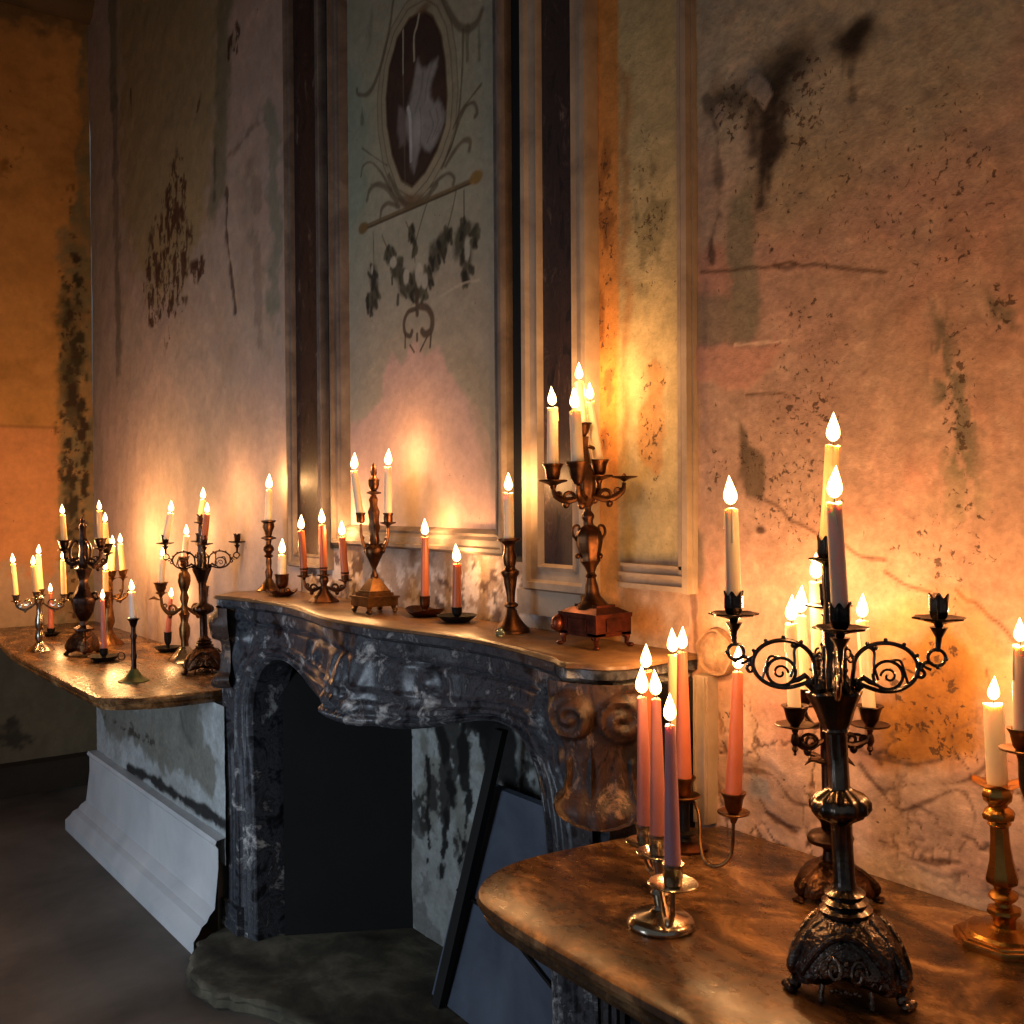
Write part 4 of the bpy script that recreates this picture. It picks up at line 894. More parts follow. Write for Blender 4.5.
def claw_base(c, R, H, a0, mat, root, n=3, top=.35, relief=True):
    c = Vector(c)
    prof = [(R*.55,H*.20),(R*.80,H*.17),(R*.98,H*.24),(R*1.0,H*.36),(R*.93,H*.50),(R*.87,H*.64),(R*.72,H*.77),(R*.54,H*.88),(R*top,H*.97),(R*top*.8,H)]
    def md(q, h, a):
        k = math.cos(n*(a-a0)); w = min(1, q/R)
        return (q*(1+.15*k*w), h + H*.10*w*(-k)*(1 if h < H*.3 else .3) + H*.02*math.sin(9*a+h*300)*w)
    m = MB(); m.lathe(prof, c, (0,0,1), 60, md); b = m.build('base', mat, root, ang=60)
    for k in range(n):
        a = a0+2*PI*k/n; e = Vector((math.cos(a), math.sin(a), 0)); f = Vector((-e.y, e.x, 0))
        m = MB(); m.tube(spline([c+e*R*.42+ZUP*H*.92, c+e*R*.85+ZUP*H*.66, c+e*R*1.13+ZUP*H*.36, c+e*R*1.02+ZUP*H*.16, c+e*R*1.12+ZUP*H*.08], 5), [R*.07,R*.075,R*.08,R*.085,R*.09,R*.10,R*.10,R*.11,R*.11,R*.11,R*.12,R*.12,R*.12,R*.11,R*.10,R*.09,R*.085,R*.085,R*.085,R*.09,R*.09], 10)
        for q in (-.09, 0, .09): m.ball(c+e*R*1.22+f*R*q*1.1+ZUP*H*.055, R*.075, (1.2,1.2,H*.055/(R*.075)), 10, 8)
        m.ball(c+e*R*1.1+ZUP*H*.09, R*.13, (1,1,H*.09/(R*.13)), 12, 8)
        m.build('foot', mat, root)
        if relief:
            a = a0+2*PI*(k+.5)/n; e = Vector((math.cos(a), math.sin(a), 0)); f = Vector((-e.y, e.x, 0)); m = MB()
            def on(x, z): return c+e*(R*(.93-.5*max(0, z-.36)**1.25*1.45)*(1-.06*abs(x)) - R*.16*x*x + R*.045)+f*x*R*.8+ZUP*H*z
            m.tube([on(x, .80-.52*x*x) for x in [i/10-1 for i in range(21)]], R*.06, 8)
            for sx in (-1, 1):
                m.tube([on(sx*(.26+.20*(1-t/18)*math.cos(t*.62)), .42+.17*(1-t/18)*math.sin(t*.62)) for t in range(19)], R*.038, 6)
                m.tube([on(sx*(.05+.4*t/8), .70-.06*t/8-.12*(t/8)**2) for t in range(9)], R*.02, 6)
                m.tube([on(sx*(.55+.03*t), .30+.04*math.sin(t)) for t in range(8)], R*.025, 6)
                m.tube([c+e*R*.86+f*sx*R*.42+ZUP*H*.22, c+e*R*.92+f*sx*R*.44+ZUP*H*.10, c+e*R*1.0+f*sx*R*.44+ZUP*H*.03], [R*.05,R*.05,R*.06], 8)
            for i in range(7): m.ball(on(-.3+.1*i, .18+.02*(i % 2)), R*.045, (1,1,1), 8, 6)
            m.ball(on(0, .52), R*.06, (1,1,1), 10, 8)
            m.build('relief_ornament', mat, b)
    return b
# ------------------------------------------------------------------ gothic candelabra (two of one model)
def gothic(u, v, rot, label, mat, lean):
    B = PZ(u, v, ZT); root = empty('candelabrum', B, label, 'candelabrum', 'wide scroll arm candelabra on the consoles'); s = .001457
    z = lambda vv: (985-vv)*s
    CT = Vector((CAM.x-B.x, CAM.y-B.y, 0)).normalized(); CR = Vector((-CT.y, CT.x, 0))
    ax = (ZUP + CR*lean).normalized()
    claw_base(B, 53*s, 78*s, math.atan2(CT.y, CT.x)+rot+PI/3, 'ornategun' if mat == 'gunmetal' else 'ornatebronze', root)
    knob = z(822), z(787); cap = z(731), z(690)
    def md(q, h, a):
        if knob[0] < h < knob[1]: return (q*(1+.05*math.cos(12*a)), h)
        if cap[0] < h < cap[1]+.001: return (q*(1+.05*math.cos(8*a)), h)
        if h > cap[1]: return (q*(1+.18*math.cos(4*a)), h)
        return (q*(1+.015*math.cos(16*a)), h)
    m = MB(); pr = [(912,25),(908,26),(904,20),(900,23),(896,18),(892,20),(888,14),(884,11.5),(880,10.5),(850,10.3),(823,10.5),(820,14),(814,25),(808,29),(801,29),(795,24),(789,13),(786,10.5),(760,10.3),(732,10.5),(730,13),(727,12),(722,15),(712,18),(702,22),(694,26),(691,27),(689,23),(687,9)]
    m.lathe([(r*s, z(q)) for q, r in pr], B, ax, 48, md); m.build('column', mat, root, ang=50)
    m = MB(); m.lathe([(r*s, z(q)) for q, r in [(689,9),(670,9),(655,7),(640,9),(620,7),(600,5),(580,6),(566,5),(561,3)]], B, ax, 24, md)
    for k in range(6):
        a = k*PI/3; e = CR*math.cos(a)+CT*math.sin(a); O = B+ax*z(690)
        m.tube([O+e*20*s, O+e*26*s+ZUP*6*s, O+e*24*s+ZUP*12*s], [3*s,4*s,1.5*s], 6)
    for k in range(4):
        a = k*PI/2+PI/4+rot; e = CR*math.cos(a)+CT*math.sin(a); O = B+ax*z(690)
        m.tube([O+e*13*s, O+e*15*s+ZUP*25*s, O+e*14*s+ZUP*42*s], 1.6*s, 6)
        for q in (10, 22, 34, 44): m.ball(O+e*15*s+ZUP*q*s, 2.6*s, (1,1,1), 8, 6)
        m.tube(curl(O+e*20*s+ZUP*34*s, e, ZUP, 6*s, PI/2, -.7, 10), 1.2*s, 6)
    m.build('spire', mat, root)
    seats = []
    seats.append(make_cup(B+ax*z(561), 1.0, mat, root, 'petal', True, .024))
    for k in range(4):
        a = rot + k*PI/2; e = CR*math.cos(a)+CT*math.sin(a); O = B+ax*z(690); m = MB()
        Q = lambda r, zz: O+e*r*s+ZUP*zz*s
        cx, cz = 49, 25; ring = []
        for i in range(44):   # big scroll
            t = i/43; an = PI*1.02 - 2*PI*.93*t; rr = 1.0 if t < .9 else 1.0+(t-.9)*1.1
            ring.append(Q(cx+30*math.cos(an)*rr, cz+24*math.sin(an)*rr))
        ring = [Q(17,-2), Q(17.5,12)]+ring
        n = len(ring); m.tube(ring, [2.3*s]*(n-3)+[2.0*s,1.8*s,2.4*s], 8)
        for i in (3,8,12,16,20,24): m.ball(ring[i+2]+(ring[i+2]-Q(cx,cz)).normalized()*3*s, 2.2*s, (1,1,1), 8, 6)
        m.tube([Q(cx+2+14*math.cos(q), 17+14*math.sin(q)) for q in [PI*.9+2*PI*i/24 for i in range(25)]], 1.7*s, 6)
        m.tube(curl(Q(cx+3,16), e, ZUP, 8*s, PI, -1.1, 16), 1.3*s, 6)
        m.tube(spline([Q(30,46), Q(38,40), Q(38,26), Q(42,12)], 5), 1.6*s, 6)
        m.tube(spline([Q(52,31), Q(62,32), Q(66,22), Q(70,8)], 5), 1.5*s, 6)
        m.tube([Q(22,10), Q(28,14), Q(34,10), Q(42,6)], [1.6*s,3.4*s,3.0*s,1.4*s], 6)
        m.ball(Q(39,44), 3*s, (1,1,1), 8, 6); m.ball(Q(22,8), 4*s, (1,1,1.2), 8, 6)
        m.tube(spline([Q(78,18), Q(82,16), Q(85,20), Q(82,26), Q(86,31), Q(92,30)], 4), 1.9*s, 6)
        m.tube(spline([Q(76,32), Q(81,30), Q(86,26), Q(91,24)], 4), 1.6*s, 6)
        m.tube([Q(96+8*math.cos(q), 36+8*math.sin(q)) for q in [-PI*.5+2*PI*i/20 for i in range(21)]], 1.9*s, 6)
        m.ball(Q(97,27), 2.6*s, (1,1,1), 8, 6); m.ball(Q(105,35), 2.2*s, (1,1,1), 8, 6)
        m.tube([Q(97,42), Q(97.5,50), Q(98,56), Q(98,66)], [2.4*s,3*s,3.4*s,9*s], 12)
        arm = m.build('arm', mat, root)
        seats.append(make_cup(O+e*98*s+ZUP*72*s, 1.0, mat, arm, 'petal', True, .034))
    return root, seats   # centre, right, near, left, far

G1 = 'candles in the large scroll arm candelabrum on the near console'
root, st = gothic(850, 985, math.radians(-4), 'tall dark silver candelabrum with scroll arms on a clawed base, front of the near console', 'gunmetal', -.05)
lit(st[0], 833, 446, 8.2, 'cream', 'yellowish candle in the raised centre cup of the scroll arm candelabrum on the near console', G1, 34, .8)
lit(st[2], 834, 503, 8.6, 'whitewax', 'tall leaning white candle in the near cup of the scroll arm candelabrum', G1, 38, .8, bend=.06)
lit(st[3], 731, 509, 7.6, 'ivory', 'white candle in the outer left cup of the scroll arm candelabrum on the near console', G1, 34, .8)
G2 = 'candles in the small scroll arm candelabrum on the far console'
root, st = gothic(205, 672, math.radians(-4), 'dark scroll arm candelabrum on the far console, beside the left end of the fireplace', 'darkbronze', -.02)
lit(st[0], 203, 500, 3.0, 'cream', 'candle in the raised centre cup of the scroll arm candelabrum on the far console', G2, 13, 1.0)
lit(st[2], 207, 514, 3.4, 'orange', 'short orange candle in the near cup of the scroll arm candelabrum on the far console', G2, 12, .9)
lit(st[3], 171, 513, 3.4, 'ivory', 'short candle in the left cup of the scroll arm candelabrum on the far console', G2, 13, 1.0)

# ------------------------------------------------------------------ near console
# bronze candelabrum behind the gothic one
H = Holder('candelabrum', 832, 893, ZT, 'smaller dark bronze candelabrum standing behind the large one, close to the wall', 'candelabrum', 'darkbronze', (826,700))
claw_base(H.B, 38*H.s, 34*H.s, math.atan2(CT.y, CT.x)+PI/3, 'ornatebronze', H.root, relief=False)
H.seg('stem', [(876,14),(870,16),(862,9),(850,7),(845,10),(841,22),(837,23),(833,20),(829,8),(822,9),(817,13),(810,10),(804,7),(770,6.5),(764,6.5),(761,14),(759,15),(757,7),(735,6.5),(712,8),(700,11),(690,13),(684,8),(676,6),(668,8)], seg=32)
m = MB()
for k in range(5):
    a = k*2*PI/5+.4; e = CR*math.cos(a)+CT*math.sin(a); O = H.on(760); m.tube([O+e*.012, O+e*.035+ZUP*.004, O+e*.046-ZUP*.006], [.004,.005,.001], 6)
m.build('leaf_ring', 'darkbronze', H.root)
G3 = 'candles in the bronze candelabrum behind the large one'
a = H.cup(795, 727, -.03, 1.0, 'tulip', 738, .0055, .18, True, True, .034); lit(a, 791, 624, 6.6, 'ivory', 'left white candle of the bronze candelabrum half hidden behind the large one', G3, 30, .55)
m = MB()
for uu, dd in ((795,-.03),(870,.0)):
    P = PV(uu, 738, H.B, dd); m = MB(); m.lathe([(0,-.022),(.003,-.02),(.002,-.016),(.006,-.010),(.004,-.004),(.008,.004),(.006,.016),(0,.02)], P+Vector((0,0,-.01)), (0,0,1), 14); m.build('pendant', 'darkbronze', H.root)
    m = MB(); c_ = PV(uu+(14 if uu < 830 else -14), 741, H.B, dd); m.tube([c_+CR*math.cos(q)*.015+ZUP*math.sin(q)*.012 for q in [i*PI/8 for i in range(17)]], .003, 6); m.build('arm_ring', 'darkbronze', H.root)
a = H.cup(870, 727, .0, 1.0, 'tulip', 738, .0055, .18, True, True, .034); lit(a, 862, 621, 6.6, 'ivory', 'right white candle of the bronze candelabrum half hidden behind the large one', G3, 28, .55)
a = H.cup(805, 706, .11, .9, 'tulip', 720, .0055, .18, False, True, .030); lit(a, 800, 616, 6.6, 'ivory', 'taller white candle just behind the left one of the bronze candelabrum', G3, 32, .55)
a = make_cup(PV(820, 672, H.B), .95, 'darkbronze', H.root, 'tulip', True, .02); lit(a, 816, 582, 7.4, 'ivory', 'central white candle of the bronze candelabrum behind the large one', G3, 30, .55)

# silver three arm holder with taper candles
H = Holder('candelabrum', 661, 925, ZT, 'shiny silver candelabrum on a round foot holding long pink tapers, near console', 'candelabrum', 'silver', (659,840))
H.seg('base', [(925,33),(923.5,34),(921,34),(917,31),(914,26),(911,12),(908,9)], seg=48)
H.seg('stem', [(910,9),(905,6),(898,8),(892,10),(886,6),(878,5),(868,6),(860,8),(856,5),(850,4)], seg=24)
G4 = 'long pink and lilac taper candles in the silver candelabrum'
a = H.cup(673, 886, -.13, 1.05, 'straight', 885, .0048, .25, False, True, .036); lit(a, 670, 725, 5.8*1.45, 'lilac', 'nearest lilac taper candle of the silver candelabrum', G4, 32, .6, drip=False)
a = H.cup(658, 855, .0, 1.05, 'straight', None, panr=.034); lit(a, 656, 699, 5.6*1.45, 'rose', 'middle rose taper candle of the silver candelabrum', G4, 30, .6, drip=False)
a = H.cup(645, 844, .08, 1.05, 'straight', 870, .0048, .25, False, True, .032); lit(a, 642, 697, 5.4*1.45, 'rose', 'leftmost rose taper candle of the silver candelabrum', G4, 32, .6, drip=False)
a = H.cup(651, 828, .22, 1.0, 'straight', 870, .0048, .25, False, True, .030); lit(a, 646, 671, 5.0*1.45, 'orange', 'taller orange taper candle behind the rose ones of the silver candelabrum', G4, 28, .6, drip=False)
# bronze holder with the looping arm
H = Holder('candelabrum', 685, 848, ZT, 'thin dark bronze candelabrum with a U shaped arm behind the silver one', 'candelabrum', 'oldbrass', None)
H.seg('base', [(848,22),(847,23),(845,23),(842,18),(840,9)], seg=32, mat='bronze')
H.seg('stem', [(842,8),(836,5),(834,10),(832,10),(830,5),(815,4.5),(804,5),(800,7)], mat='blackiron')
G5 = 'taper candles in the bronze candelabrum with the U shaped arm'
a = make_cup(PV(684, 798, H.B), 1.25, 'oldbrass', H.root, 'plain', True, .026); lit(a, 682, 652, 8.2, 'pink', 'thick pink taper candle behind the silver candelabrum', G5, 26, .6, drip=False)
P = PV(733.5, 815, H.B, -.13)
m = MB(); sp = spline([PV(684,800,H.B), PV(692,800,H.B,-.01), PV(699,815,H.B,-.04), PV(700.5,845,H.B,-.08), PV(706,862,H.B,-.10), PV(718,866,H.B,-.12), PV(729,859,H.B,-.13), PV(732.5,845,H.B,-.13), PV(733.5,820,H.B,-.13)], 7); m.tube(sp, .0034, 8)
arm = m.build('arm', 'oldbrass', H.root); a = make_cup(P, 1.25, 'oldbrass', arm, 'plain', True, .024)
lit(a, 738, 672, 8.6, 'pink', 'pink taper candle on the U shaped arm, standing apart to the right', G5, 28, 1.0, drip=False)
a = H.cup(675, 800, .08, 1.0, 'plain', 815, .004, .3, False, True, .024); lit(a, 673, 655, 5.6, 'cream', 'pale yellow taper candle just left of the thick pink one behind the silver candelabrum', G5, 28, .8, drip=False)
# brass candlestick at the right
H = Holder('candlestick', 1006, 943, ZT, 'polished brass candlestick with octagonal foot at the right end of the near console', 'candlestick', 'brass', (997,785), snap=tuple(Vector((PZ(1006,943,ZT).x, min(-.095, PZ(1006,943,ZT).y), ZT))))
o8 = lambda R: [(H.B.x+R*math.cos(PI/8+k*PI/4), H.B.y+R*math.sin(PI/8+k*PI/4)) for k in range(8)]
m = MB(); m.prism(o8(.078), ZT, ZT+.013, .002); m.prism(o8(.072), ZT+.013, ZT+.017, .003); m.lathe([(.060,.017),(.056,.022),(.030,.026),(.024,.03)], H.B, ZUP, 32); m.build('foot', 'brass', H.root, ang=30)
H.seg('stem', [(928,15),(925,11),(918,11),(915,13),(911,17),(908,16),(905,9),(902,8),(899,12),(895,15),(892,13),(889,8),(886,9),(882,15),(878,16),(874,15),(860,11.5),(840,9.5),(826,9),(823,12),(820,10),(818,15),(814,16),(810,14),(806,9),(803,10),(799,14),(793,15),(789,13),(787,12)], seg=8)
seat = H.on(789)
m = MB(); m.lathe([(0,.0),(.012,0),(.014,.002),(.026,.006),(.036,.0095),(.038,.012),(.035,.012),(.02,.009),(0,.009)], seat, ZUP, 32, lambda q, h, a: (q*(1+.05*math.cos(6*a)), h+.003*math.cos(6*a)*(q > .03))); m.build('drip_pan', 'brass', H.root)
lit(seat+Vector((0,0,.009)), 993, 704, 10.2, 'ivory', 'thick white candle in the polished brass candlestick at the right', 'candle in the brass candlestick', 28, 1.1)
# candelabrum mostly beyond the right edge
H = Holder('candelabrum', 1078, 945, ZT, 'brass candelabrum cut off by the right edge of the photo', 'candelabrum', 'oldbrass', snap=tuple(PZ(1085,985,ZT)))
H.v = 985; H.u = 1085
H.seg('base', [(985,36),(982,37),(978,32),(972,14),(968,10)], seg=32)
H.seg('stem', [(970,10),(955,7),(940,10),(925,6),(880,9),(860,6),(800,6),(790,12),(770,8),(745,5)])
a = H.cup(1021, 752, .02, 1.0, 'plain', 800, .006, .3, True, True, .030); lit(a, 1020, 646, 7.6, 'ivory', 'white candle half cut off by the right edge of the photo', 'candle at the right edge', 28, 1.1)

# ------------------------------------------------------------------ mantel shelf
# big bronze one on a box foot
q = PZs(596, 651, ZM, -.122); bx0, bx1, by0 = q.x-.134, q.x, q.y; by1 = by0+.114
H = Holder('candelabrum', 597, 645, ZM, 'large bronze candelabrum with handled urn on a reddish box foot, right end of the mantel', 'candelabrum', 'redbronze', None, snap=((bx0+bx1)/2, (by0+by1)/2, ZM))
H.u = 597.5; H.ax = (ZUP+CR*-.05).normalized()
m = MB(); m.box((bx0+.004,by0+.004,ZM+.028),(bx1-.004,by1-.004,ZM+.075)); m.box((bx0,by0,ZM+.070),(bx1,by1,ZM+.080)); m.box((bx0+.002,by0+.002,ZM+.028),(bx1-.002,by1-.002,ZM+.036))
for x in (bx0,bx1-.03):
    for y in (by0,by1-.03): m.box((x+(.002 if x < bx1-.04 else -.002),y+(.002 if y < by1-.04 else -.002),ZM+.03),(x+.03+(.002 if x < bx1-.04 else -.002),y+.03+(.002 if y < by1-.04 else -.002),ZM+.072))
m.add([(bx0+.004,by0+.004,ZM+.08),(bx1-.004,by0+.004,ZM+.08),(bx1-.004,by1-.004,ZM+.08),(bx0+.004,by1-.004,ZM+.08),(bx0+.024,by0+.024,ZM+.092),(bx1-.024,by0+.024,ZM+.092),(bx1-.024,by1-.024,ZM+.092),(bx0+.024,by1-.024,ZM+.092)], [(0,1,5,4),(1,2,6,5),(2,3,7,6),(3,0,4,7),(4,5,6,7)])
m.box((bx0+.028,by0+.028,ZM+.09),(bx1-.028,by1-.028,ZM+.098))
m.box((bx0+.036,by0+.0,ZM+.040),(bx1-.036,by0+.004,ZM+.068)); m.box((bx1-.004,by0+.034,ZM+.040),(bx1-.0,by1-.034,ZM+.068))
m.build('box_base', 'redbronze', H.root, ang=30)
for x in (bx0+.014, bx1-.014):
    for y in (by0+.014, by1-.014):
        ex = 1 if x > H.B.x else -1; ey = 1 if y > H.B.y else -1
        m = MB(); m.tube([(x,y,ZM+.032),(x+ex*.006,y+ey*.006,ZM+.022),(x+ex*.004,y+ey*.004,ZM+.010),(x+ex*.010,y+ey*.010,ZM+.004)], [.010,.007,.005,.006], 8); m.ball((x+ex*.012,y+ey*.010,ZM+.0055), .0075, (1.2,1,.7)); m.build('foot', 'redbronze', H.root)
m = MB(); m.ball((bx0+.004,by0-.004,ZM+.052), .016, (1,1,1.3)); m.ball((bx0+.0,by0-.012,ZM+.046), .009); m.build('corner_mask', 'redbronze', H.root)
zb = lambda v: ZM+.096+(604-v)*H.s
def seg8(name, pts, mod=None, seg=28):
    m = MB(); m.lathe([(hw*H.s, zb(v)-ZM) for v, hw in pts], H.B, H.ax, seg, mod); return m.build(name, 'bronze', H.root)
seg8('stem', [(607,17),(604,16),(600,12),(595,8),(590,7),(585,6.5),(580,5),(577,4.5),(575,6),(573,4.5),(571,4)])
seg8('urn', [(571,4),(566,6),(560,10),(556,9),(550,11),(542,13),(536,13),(531,12),(528,9),(526,8),(524,5),(520,4.5),(517,6),(514,6),(510,3.5),(506,3.5)], lambda q, h, a: (q*(1+.05*math.cos(8*a)), h))
seg8('hub', [(506,3.5),(503,6),(500,8),(495,7),(490,9),(482,9),(474,9),(466,6),(455,5),(448,4),(443,4),(436,5)], lambda q, h, a: (q*(1+.08*math.cos(6*a)), h))
for sx in (-1, 1):
    O = H.B+H.ax*(zb(533)-ZM); m = MB(); m.tube(spline([O+CR*sx*11*H.s-ZUP*8*H.s, O+CR*sx*16*H.s, O+CR*sx*15*H.s+ZUP*7*H.s, O+CR*sx*10.5*H.s+ZUP*8*H.s, O+CR*sx*10*H.s+ZUP*3*H.s], 5), .0035, 8); m.ball(O+CR*sx*11*H.s-ZUP*22*H.s, .007); m.build('handle', 'bronze', H.root)
H.on = lambda v: H.B+H.ax*(zb(v)-ZM)
H.mat = 'bronze'; G6 = 'candles in the large bronze candelabrum on the mantel'
a = H.cup(553, 483, .0, 1.30, 'plain', 495, .007, .14, True, True, .026); lit(a, 552.5, 408, 6.0, 'ivory', 'white candle in the left cup of the large bronze candelabrum on the mantel', G6, 22, .55)
a = H.cup(578, 484, -.09, 1.45, 'plain', 495, .007, .14, True, False); lit(a, 575, 411, 6.6, 'ivory', 'thick white candle in the near cup of the large bronze candelabrum on the mantel', G6, 24, .55)
a = H.cup(599, 478, .02, 1.25, 'plain', 493, .007, .14, True, True, .026); lit(a, 590, 402, 5.4, 'ivory', 'right hand white candle of the large bronze candelabrum on the mantel', G6, 20, .55)
P = PV(624, 478, H.B); o = arm_S(H.on(493), P-Vector((0,0,.01)), 'bronze', H.root, .007, .14, True)
m = MB(); m.lathe([(0,-.01),(.006,-.006),(.012,-.002),(.028,.001),(.033,.004),(.030,.005),(.008,.003),(.004,.009),(0,.012)], P, ZUP, 28); m.build('drip_pan', 'bronze', o)
a = make_cup(H.on(436), .85, 'bronze', H.root, 'tulip', False); lit(a, 579, 382, 5.2, 'ivory', 'highest white candle, centre of the large bronze candelabrum on the mantel', G6, 20, .55)
m = MB(); O = H.on(447); m.tube(spline([O, O+CR*5*H.s+ZUP*1*H.s, O+CR*11*H.s-ZUP*1*H.s], 4), [.003]*4+[.005]*4+[.001], 6); m.build('leaf', 'bronze', H.root)
# baluster candlestick
def stick(u, v, Z, label, base, stem, cupr, mat, mat_base=None, lean=None, seg=24, snapy=None):
    q = PZ(u, v, Z)
    if snapy: q.y = min(q.y, snapy)
    H = Holder('candlestick', u, v, Z, label, 'candlestick', mat, lean, snap=tuple(q))
    H.seg('base', base, mat_base, seg); H.seg('stem', stem, None, seg); H.seg('candle_cup', cupr, None, seg); return H
H = stick(512, 632, ZM, 'bronze baluster candlestick with wide foot, left of the large candelabrum on the mantel', [(633,18),(630,18),(628,17),(624,13),(619,9),(614,6),(610,5)], [(611,5),(608,4),(606,7),(604,7),(602,4),(598,4),(590,5),(582,6.5),(577,7),(574,9),(571,9),(569,6),(566,5)], [(567,5),(562,6.5),(556,7),(550,5.5),(545,5.5),(542,8),(540,12),(538.5,12),(538,6)], 'bronze', lean=(509,538))
lit(H.on(540), 508.5, 493, 5.2, 'ivory', 'white candle in the bronze baluster candlestick on the mantel', 'candle in the baluster candlestick', 21, 1.1)
c = PZ(500, 636, ZM); t = empty('glass_stopper', c, 'tiny clear green glass stopper lying beside the baluster candlestick on the mantel', 'glass stopper')
m = MB(); m.lathe([(0,0),(.010,.001),(.013,.006),(.011,.012),(.006,.015),(.008,.019),(0,.022)], c, ZUP, 20); m.build('stopper', 'glass', t)
# chambersticks
def pan_holder(u, v, Z, label, hw, mat, cv0, cv1, chw, petal=0, handle=0, snapy=-.03, uc=None):
    R = hw*dep(PZ(u, v, Z))/F; q = PZs(u, v, Z, -R*1.06-.012); H = Holder('chamberstick', u, v, Z, label, 'chamberstick', mat, snap=tuple(q))
    m = MB(); md = None
    if petal: md = lambda r, h, a: (r*(1+.10*math.cos(petal*a)*(r/R)), h+R*.10*math.cos(petal*a)*(r/R)**3)
    m.lathe([(R*.5,0),(R*.62,.002),(R*.85,R*.20),(R*1.0,R*.34),(R*1.02,R*.36),(R*.96,R*.34),(R*.75,R*.16),(R*.5,R*.08),(0,R*.08)], H.B, ZUP, 40, md); m.build('pan', mat, H.root, ang=60)
    m = MB(); z0 = R*.07; z1 = H.h(cv1); c = chw*H.s; z1 = max(z1, z0+.02)
    m.lathe([(c*1.5,z0),(c*.6,z0+(z1-z0)*.15),(c*.5,z0+(z1-z0)*.3),(c*.9,z0+(z1-z0)*.45),(c,z0+(z1-z0)*.6),(c*1.05,z1*.95),(c*1.15,z1),(c*.8,z1),(c*.8,z1-.01),(0,z1-.01)], H.B, ZUP, 24); m.build('candle_cup', mat, H.root)
    if handle:
        m = MB(); e = (CR*handle+CT*.2).normalized(); O = H.B+e*R*1.02+ZUP*R*.35; rr = R*.26; m.tube([O+e*(rr+rr*math.cos(q))+ZUP*rr*math.sin(q) for q in [i*PI/8 for i in range(17)]], .0028, 6); m.build('handle', mat, H.root)
    return H.B+ZUP*(z1-.010)
a = pan_holder(457, 622, ZM, 'dark metal chamberstick with dished pan on the mantel, nearest the baluster candlestick', 20, 'blackiron', 618, 607, 5)
lit(a, 457, 564, 4.6, 'orange', 'short orange candle in the dark chamberstick next to the baluster candlestick', 'orange candles in mantel chambersticks', 21, 1.0)
a = pan_holder(425, 611, ZM, 'bronze chamberstick with leaf shaped pan in the middle of the mantel', 19, 'bronze', 608, 596, 5, petal=2)
lit(a, 425, 537, 4.1, 'orange', 'taller orange candle in the leaf pan chamberstick, middle of the mantel', 'orange candles in mantel chambersticks', 19, 1.0)
a = pan_holder(282, 596, ZM, 'small bronze chamberstick with scalloped pan near the left end of the mantel', 15, 'bronze', 590, 574, 6.5, petal=8)
lit(a, 282, 555, 4.2, 'ivory', 'short white candle stub in the scalloped chamberstick at the left of the mantel', 'candle in the scalloped chamberstick', 17, 1.0)
H = stick(269, 591, ZM, 'slim bronze candlestick at the far left end of the mantel', [(591,13),(590,13),(587,9),(582,5),(578,3)], [(579,3),(572,4),(568,2.5),(562,3),(558,2.5),(556,5),(554,2.5),(550,5.5),(547,5),(544,2.5),(540,3)], [(540,3),(538.5,7.5),(537.5,7.5),(536,3),(532,4),(527,6),(523,5.5),(521.5,7.5),(520.5,7.5),(520,3)], 'bronze', 'oldbrass', snapy=-.07)
lit(H.on(521), 269, 490, 3.6, 'ivory', 'white candle in the slim candlestick at the far left end of the mantel', 'candle in the slim mantel candlestick', 17, 1.0)
# low three light
H = Holder('candelabrum', 324, 602, ZM, 'low bronze three cup candelabrum with orange candles on the mantel', 'candelabrum', 'bronze')
H.seg('base', [(602,14),(601,14),(598,11),(595,8),(591,4.5),(588,3.5)], mod=lambda q, h, a: (q*(1+.08*math.cos(6*a)), h))
H.seg('stem', [(589,3.5),(585,3),(581,5),(578,4.5),(575,3)])
G7 = 'orange candles in the low three cup candelabrum'
for (uu, vv, dd, ut, vt, lb) in [(304,577,-.0,301,531,'left orange candle of the low three cup candelabrum'),(345,581,-.0,342,537,'right orange candle of the low three cup candelabrum'),(323.5,576,.0,322,525,'middle orange candle of the low three cup candelabrum')]:
    a = H.cup(uu, vv, dd, .9, 'straight', 586 if uu != 323.5 else None, .0060, .22, True, True, .026); lit(a, ut, vt, 3.9, 'orange', lb, G7, 17, .9)
# ornate two light with finial
q = PZs(368, 615, ZM, -.125); bx0, bx1, by0 = q.x-.105, q.x, q.y; by1 = by0+.105
H = Holder('candelabrum', 374, 610, ZM, 'ornate bronze candelabrum with tall finial on a stepped square foot, left half of the mantel', 'candelabrum', 'bronze', snap=((bx0+bx1)/2, (by0+by1)/2, ZM))
H.u = proj_u = 372.5
m = MB(); ins = 0
for i, (z0, z1, k) in enumerate([(.022,.046,.0),(.046,.052,-.004),(.052,.062,.010),(.062,.068,.016)]): m.box((bx0+k,by0+k,ZM+z0),(bx1-k,by1-k,ZM+z1))
cxx, cyy = (bx0+bx1)/2, (by0+by1)/2
m.add([(bx0+.018,by0+.018,ZM+.068),(bx1-.018,by0+.018,ZM+.068),(bx1-.018,by1-.018,ZM+.068),(bx0+.018,by1-.018,ZM+.068)]+[(cxx+x*.010,cyy+y*.010,ZM+.108) for x, y in ((-1,-1),(1,-1),(1,1),(-1,1))], [(0,1,5,4),(1,2,6,5),(2,3,7,6),(3,0,4,7),(4,5,6,7)])
m.build('stepped_base', 'oldbrass', H.root, ang=30)
for x in (bx0+.010, bx1-.010):
    for y in (by0+.010, by1-.010): m = MB(); m.tube([(x,y,ZM+.026),(x,y,ZM+.014),(x+(.006 if x > cxx else -.006),y+(.006 if y > cyy else -.006),ZM+.005)], [.011,.006,.008], 8); m.ball((x+(.006 if x > cxx else -.006),y,ZM+.006),.007,(1,1,.8)); m.build('foot', 'oldbrass', H.root)
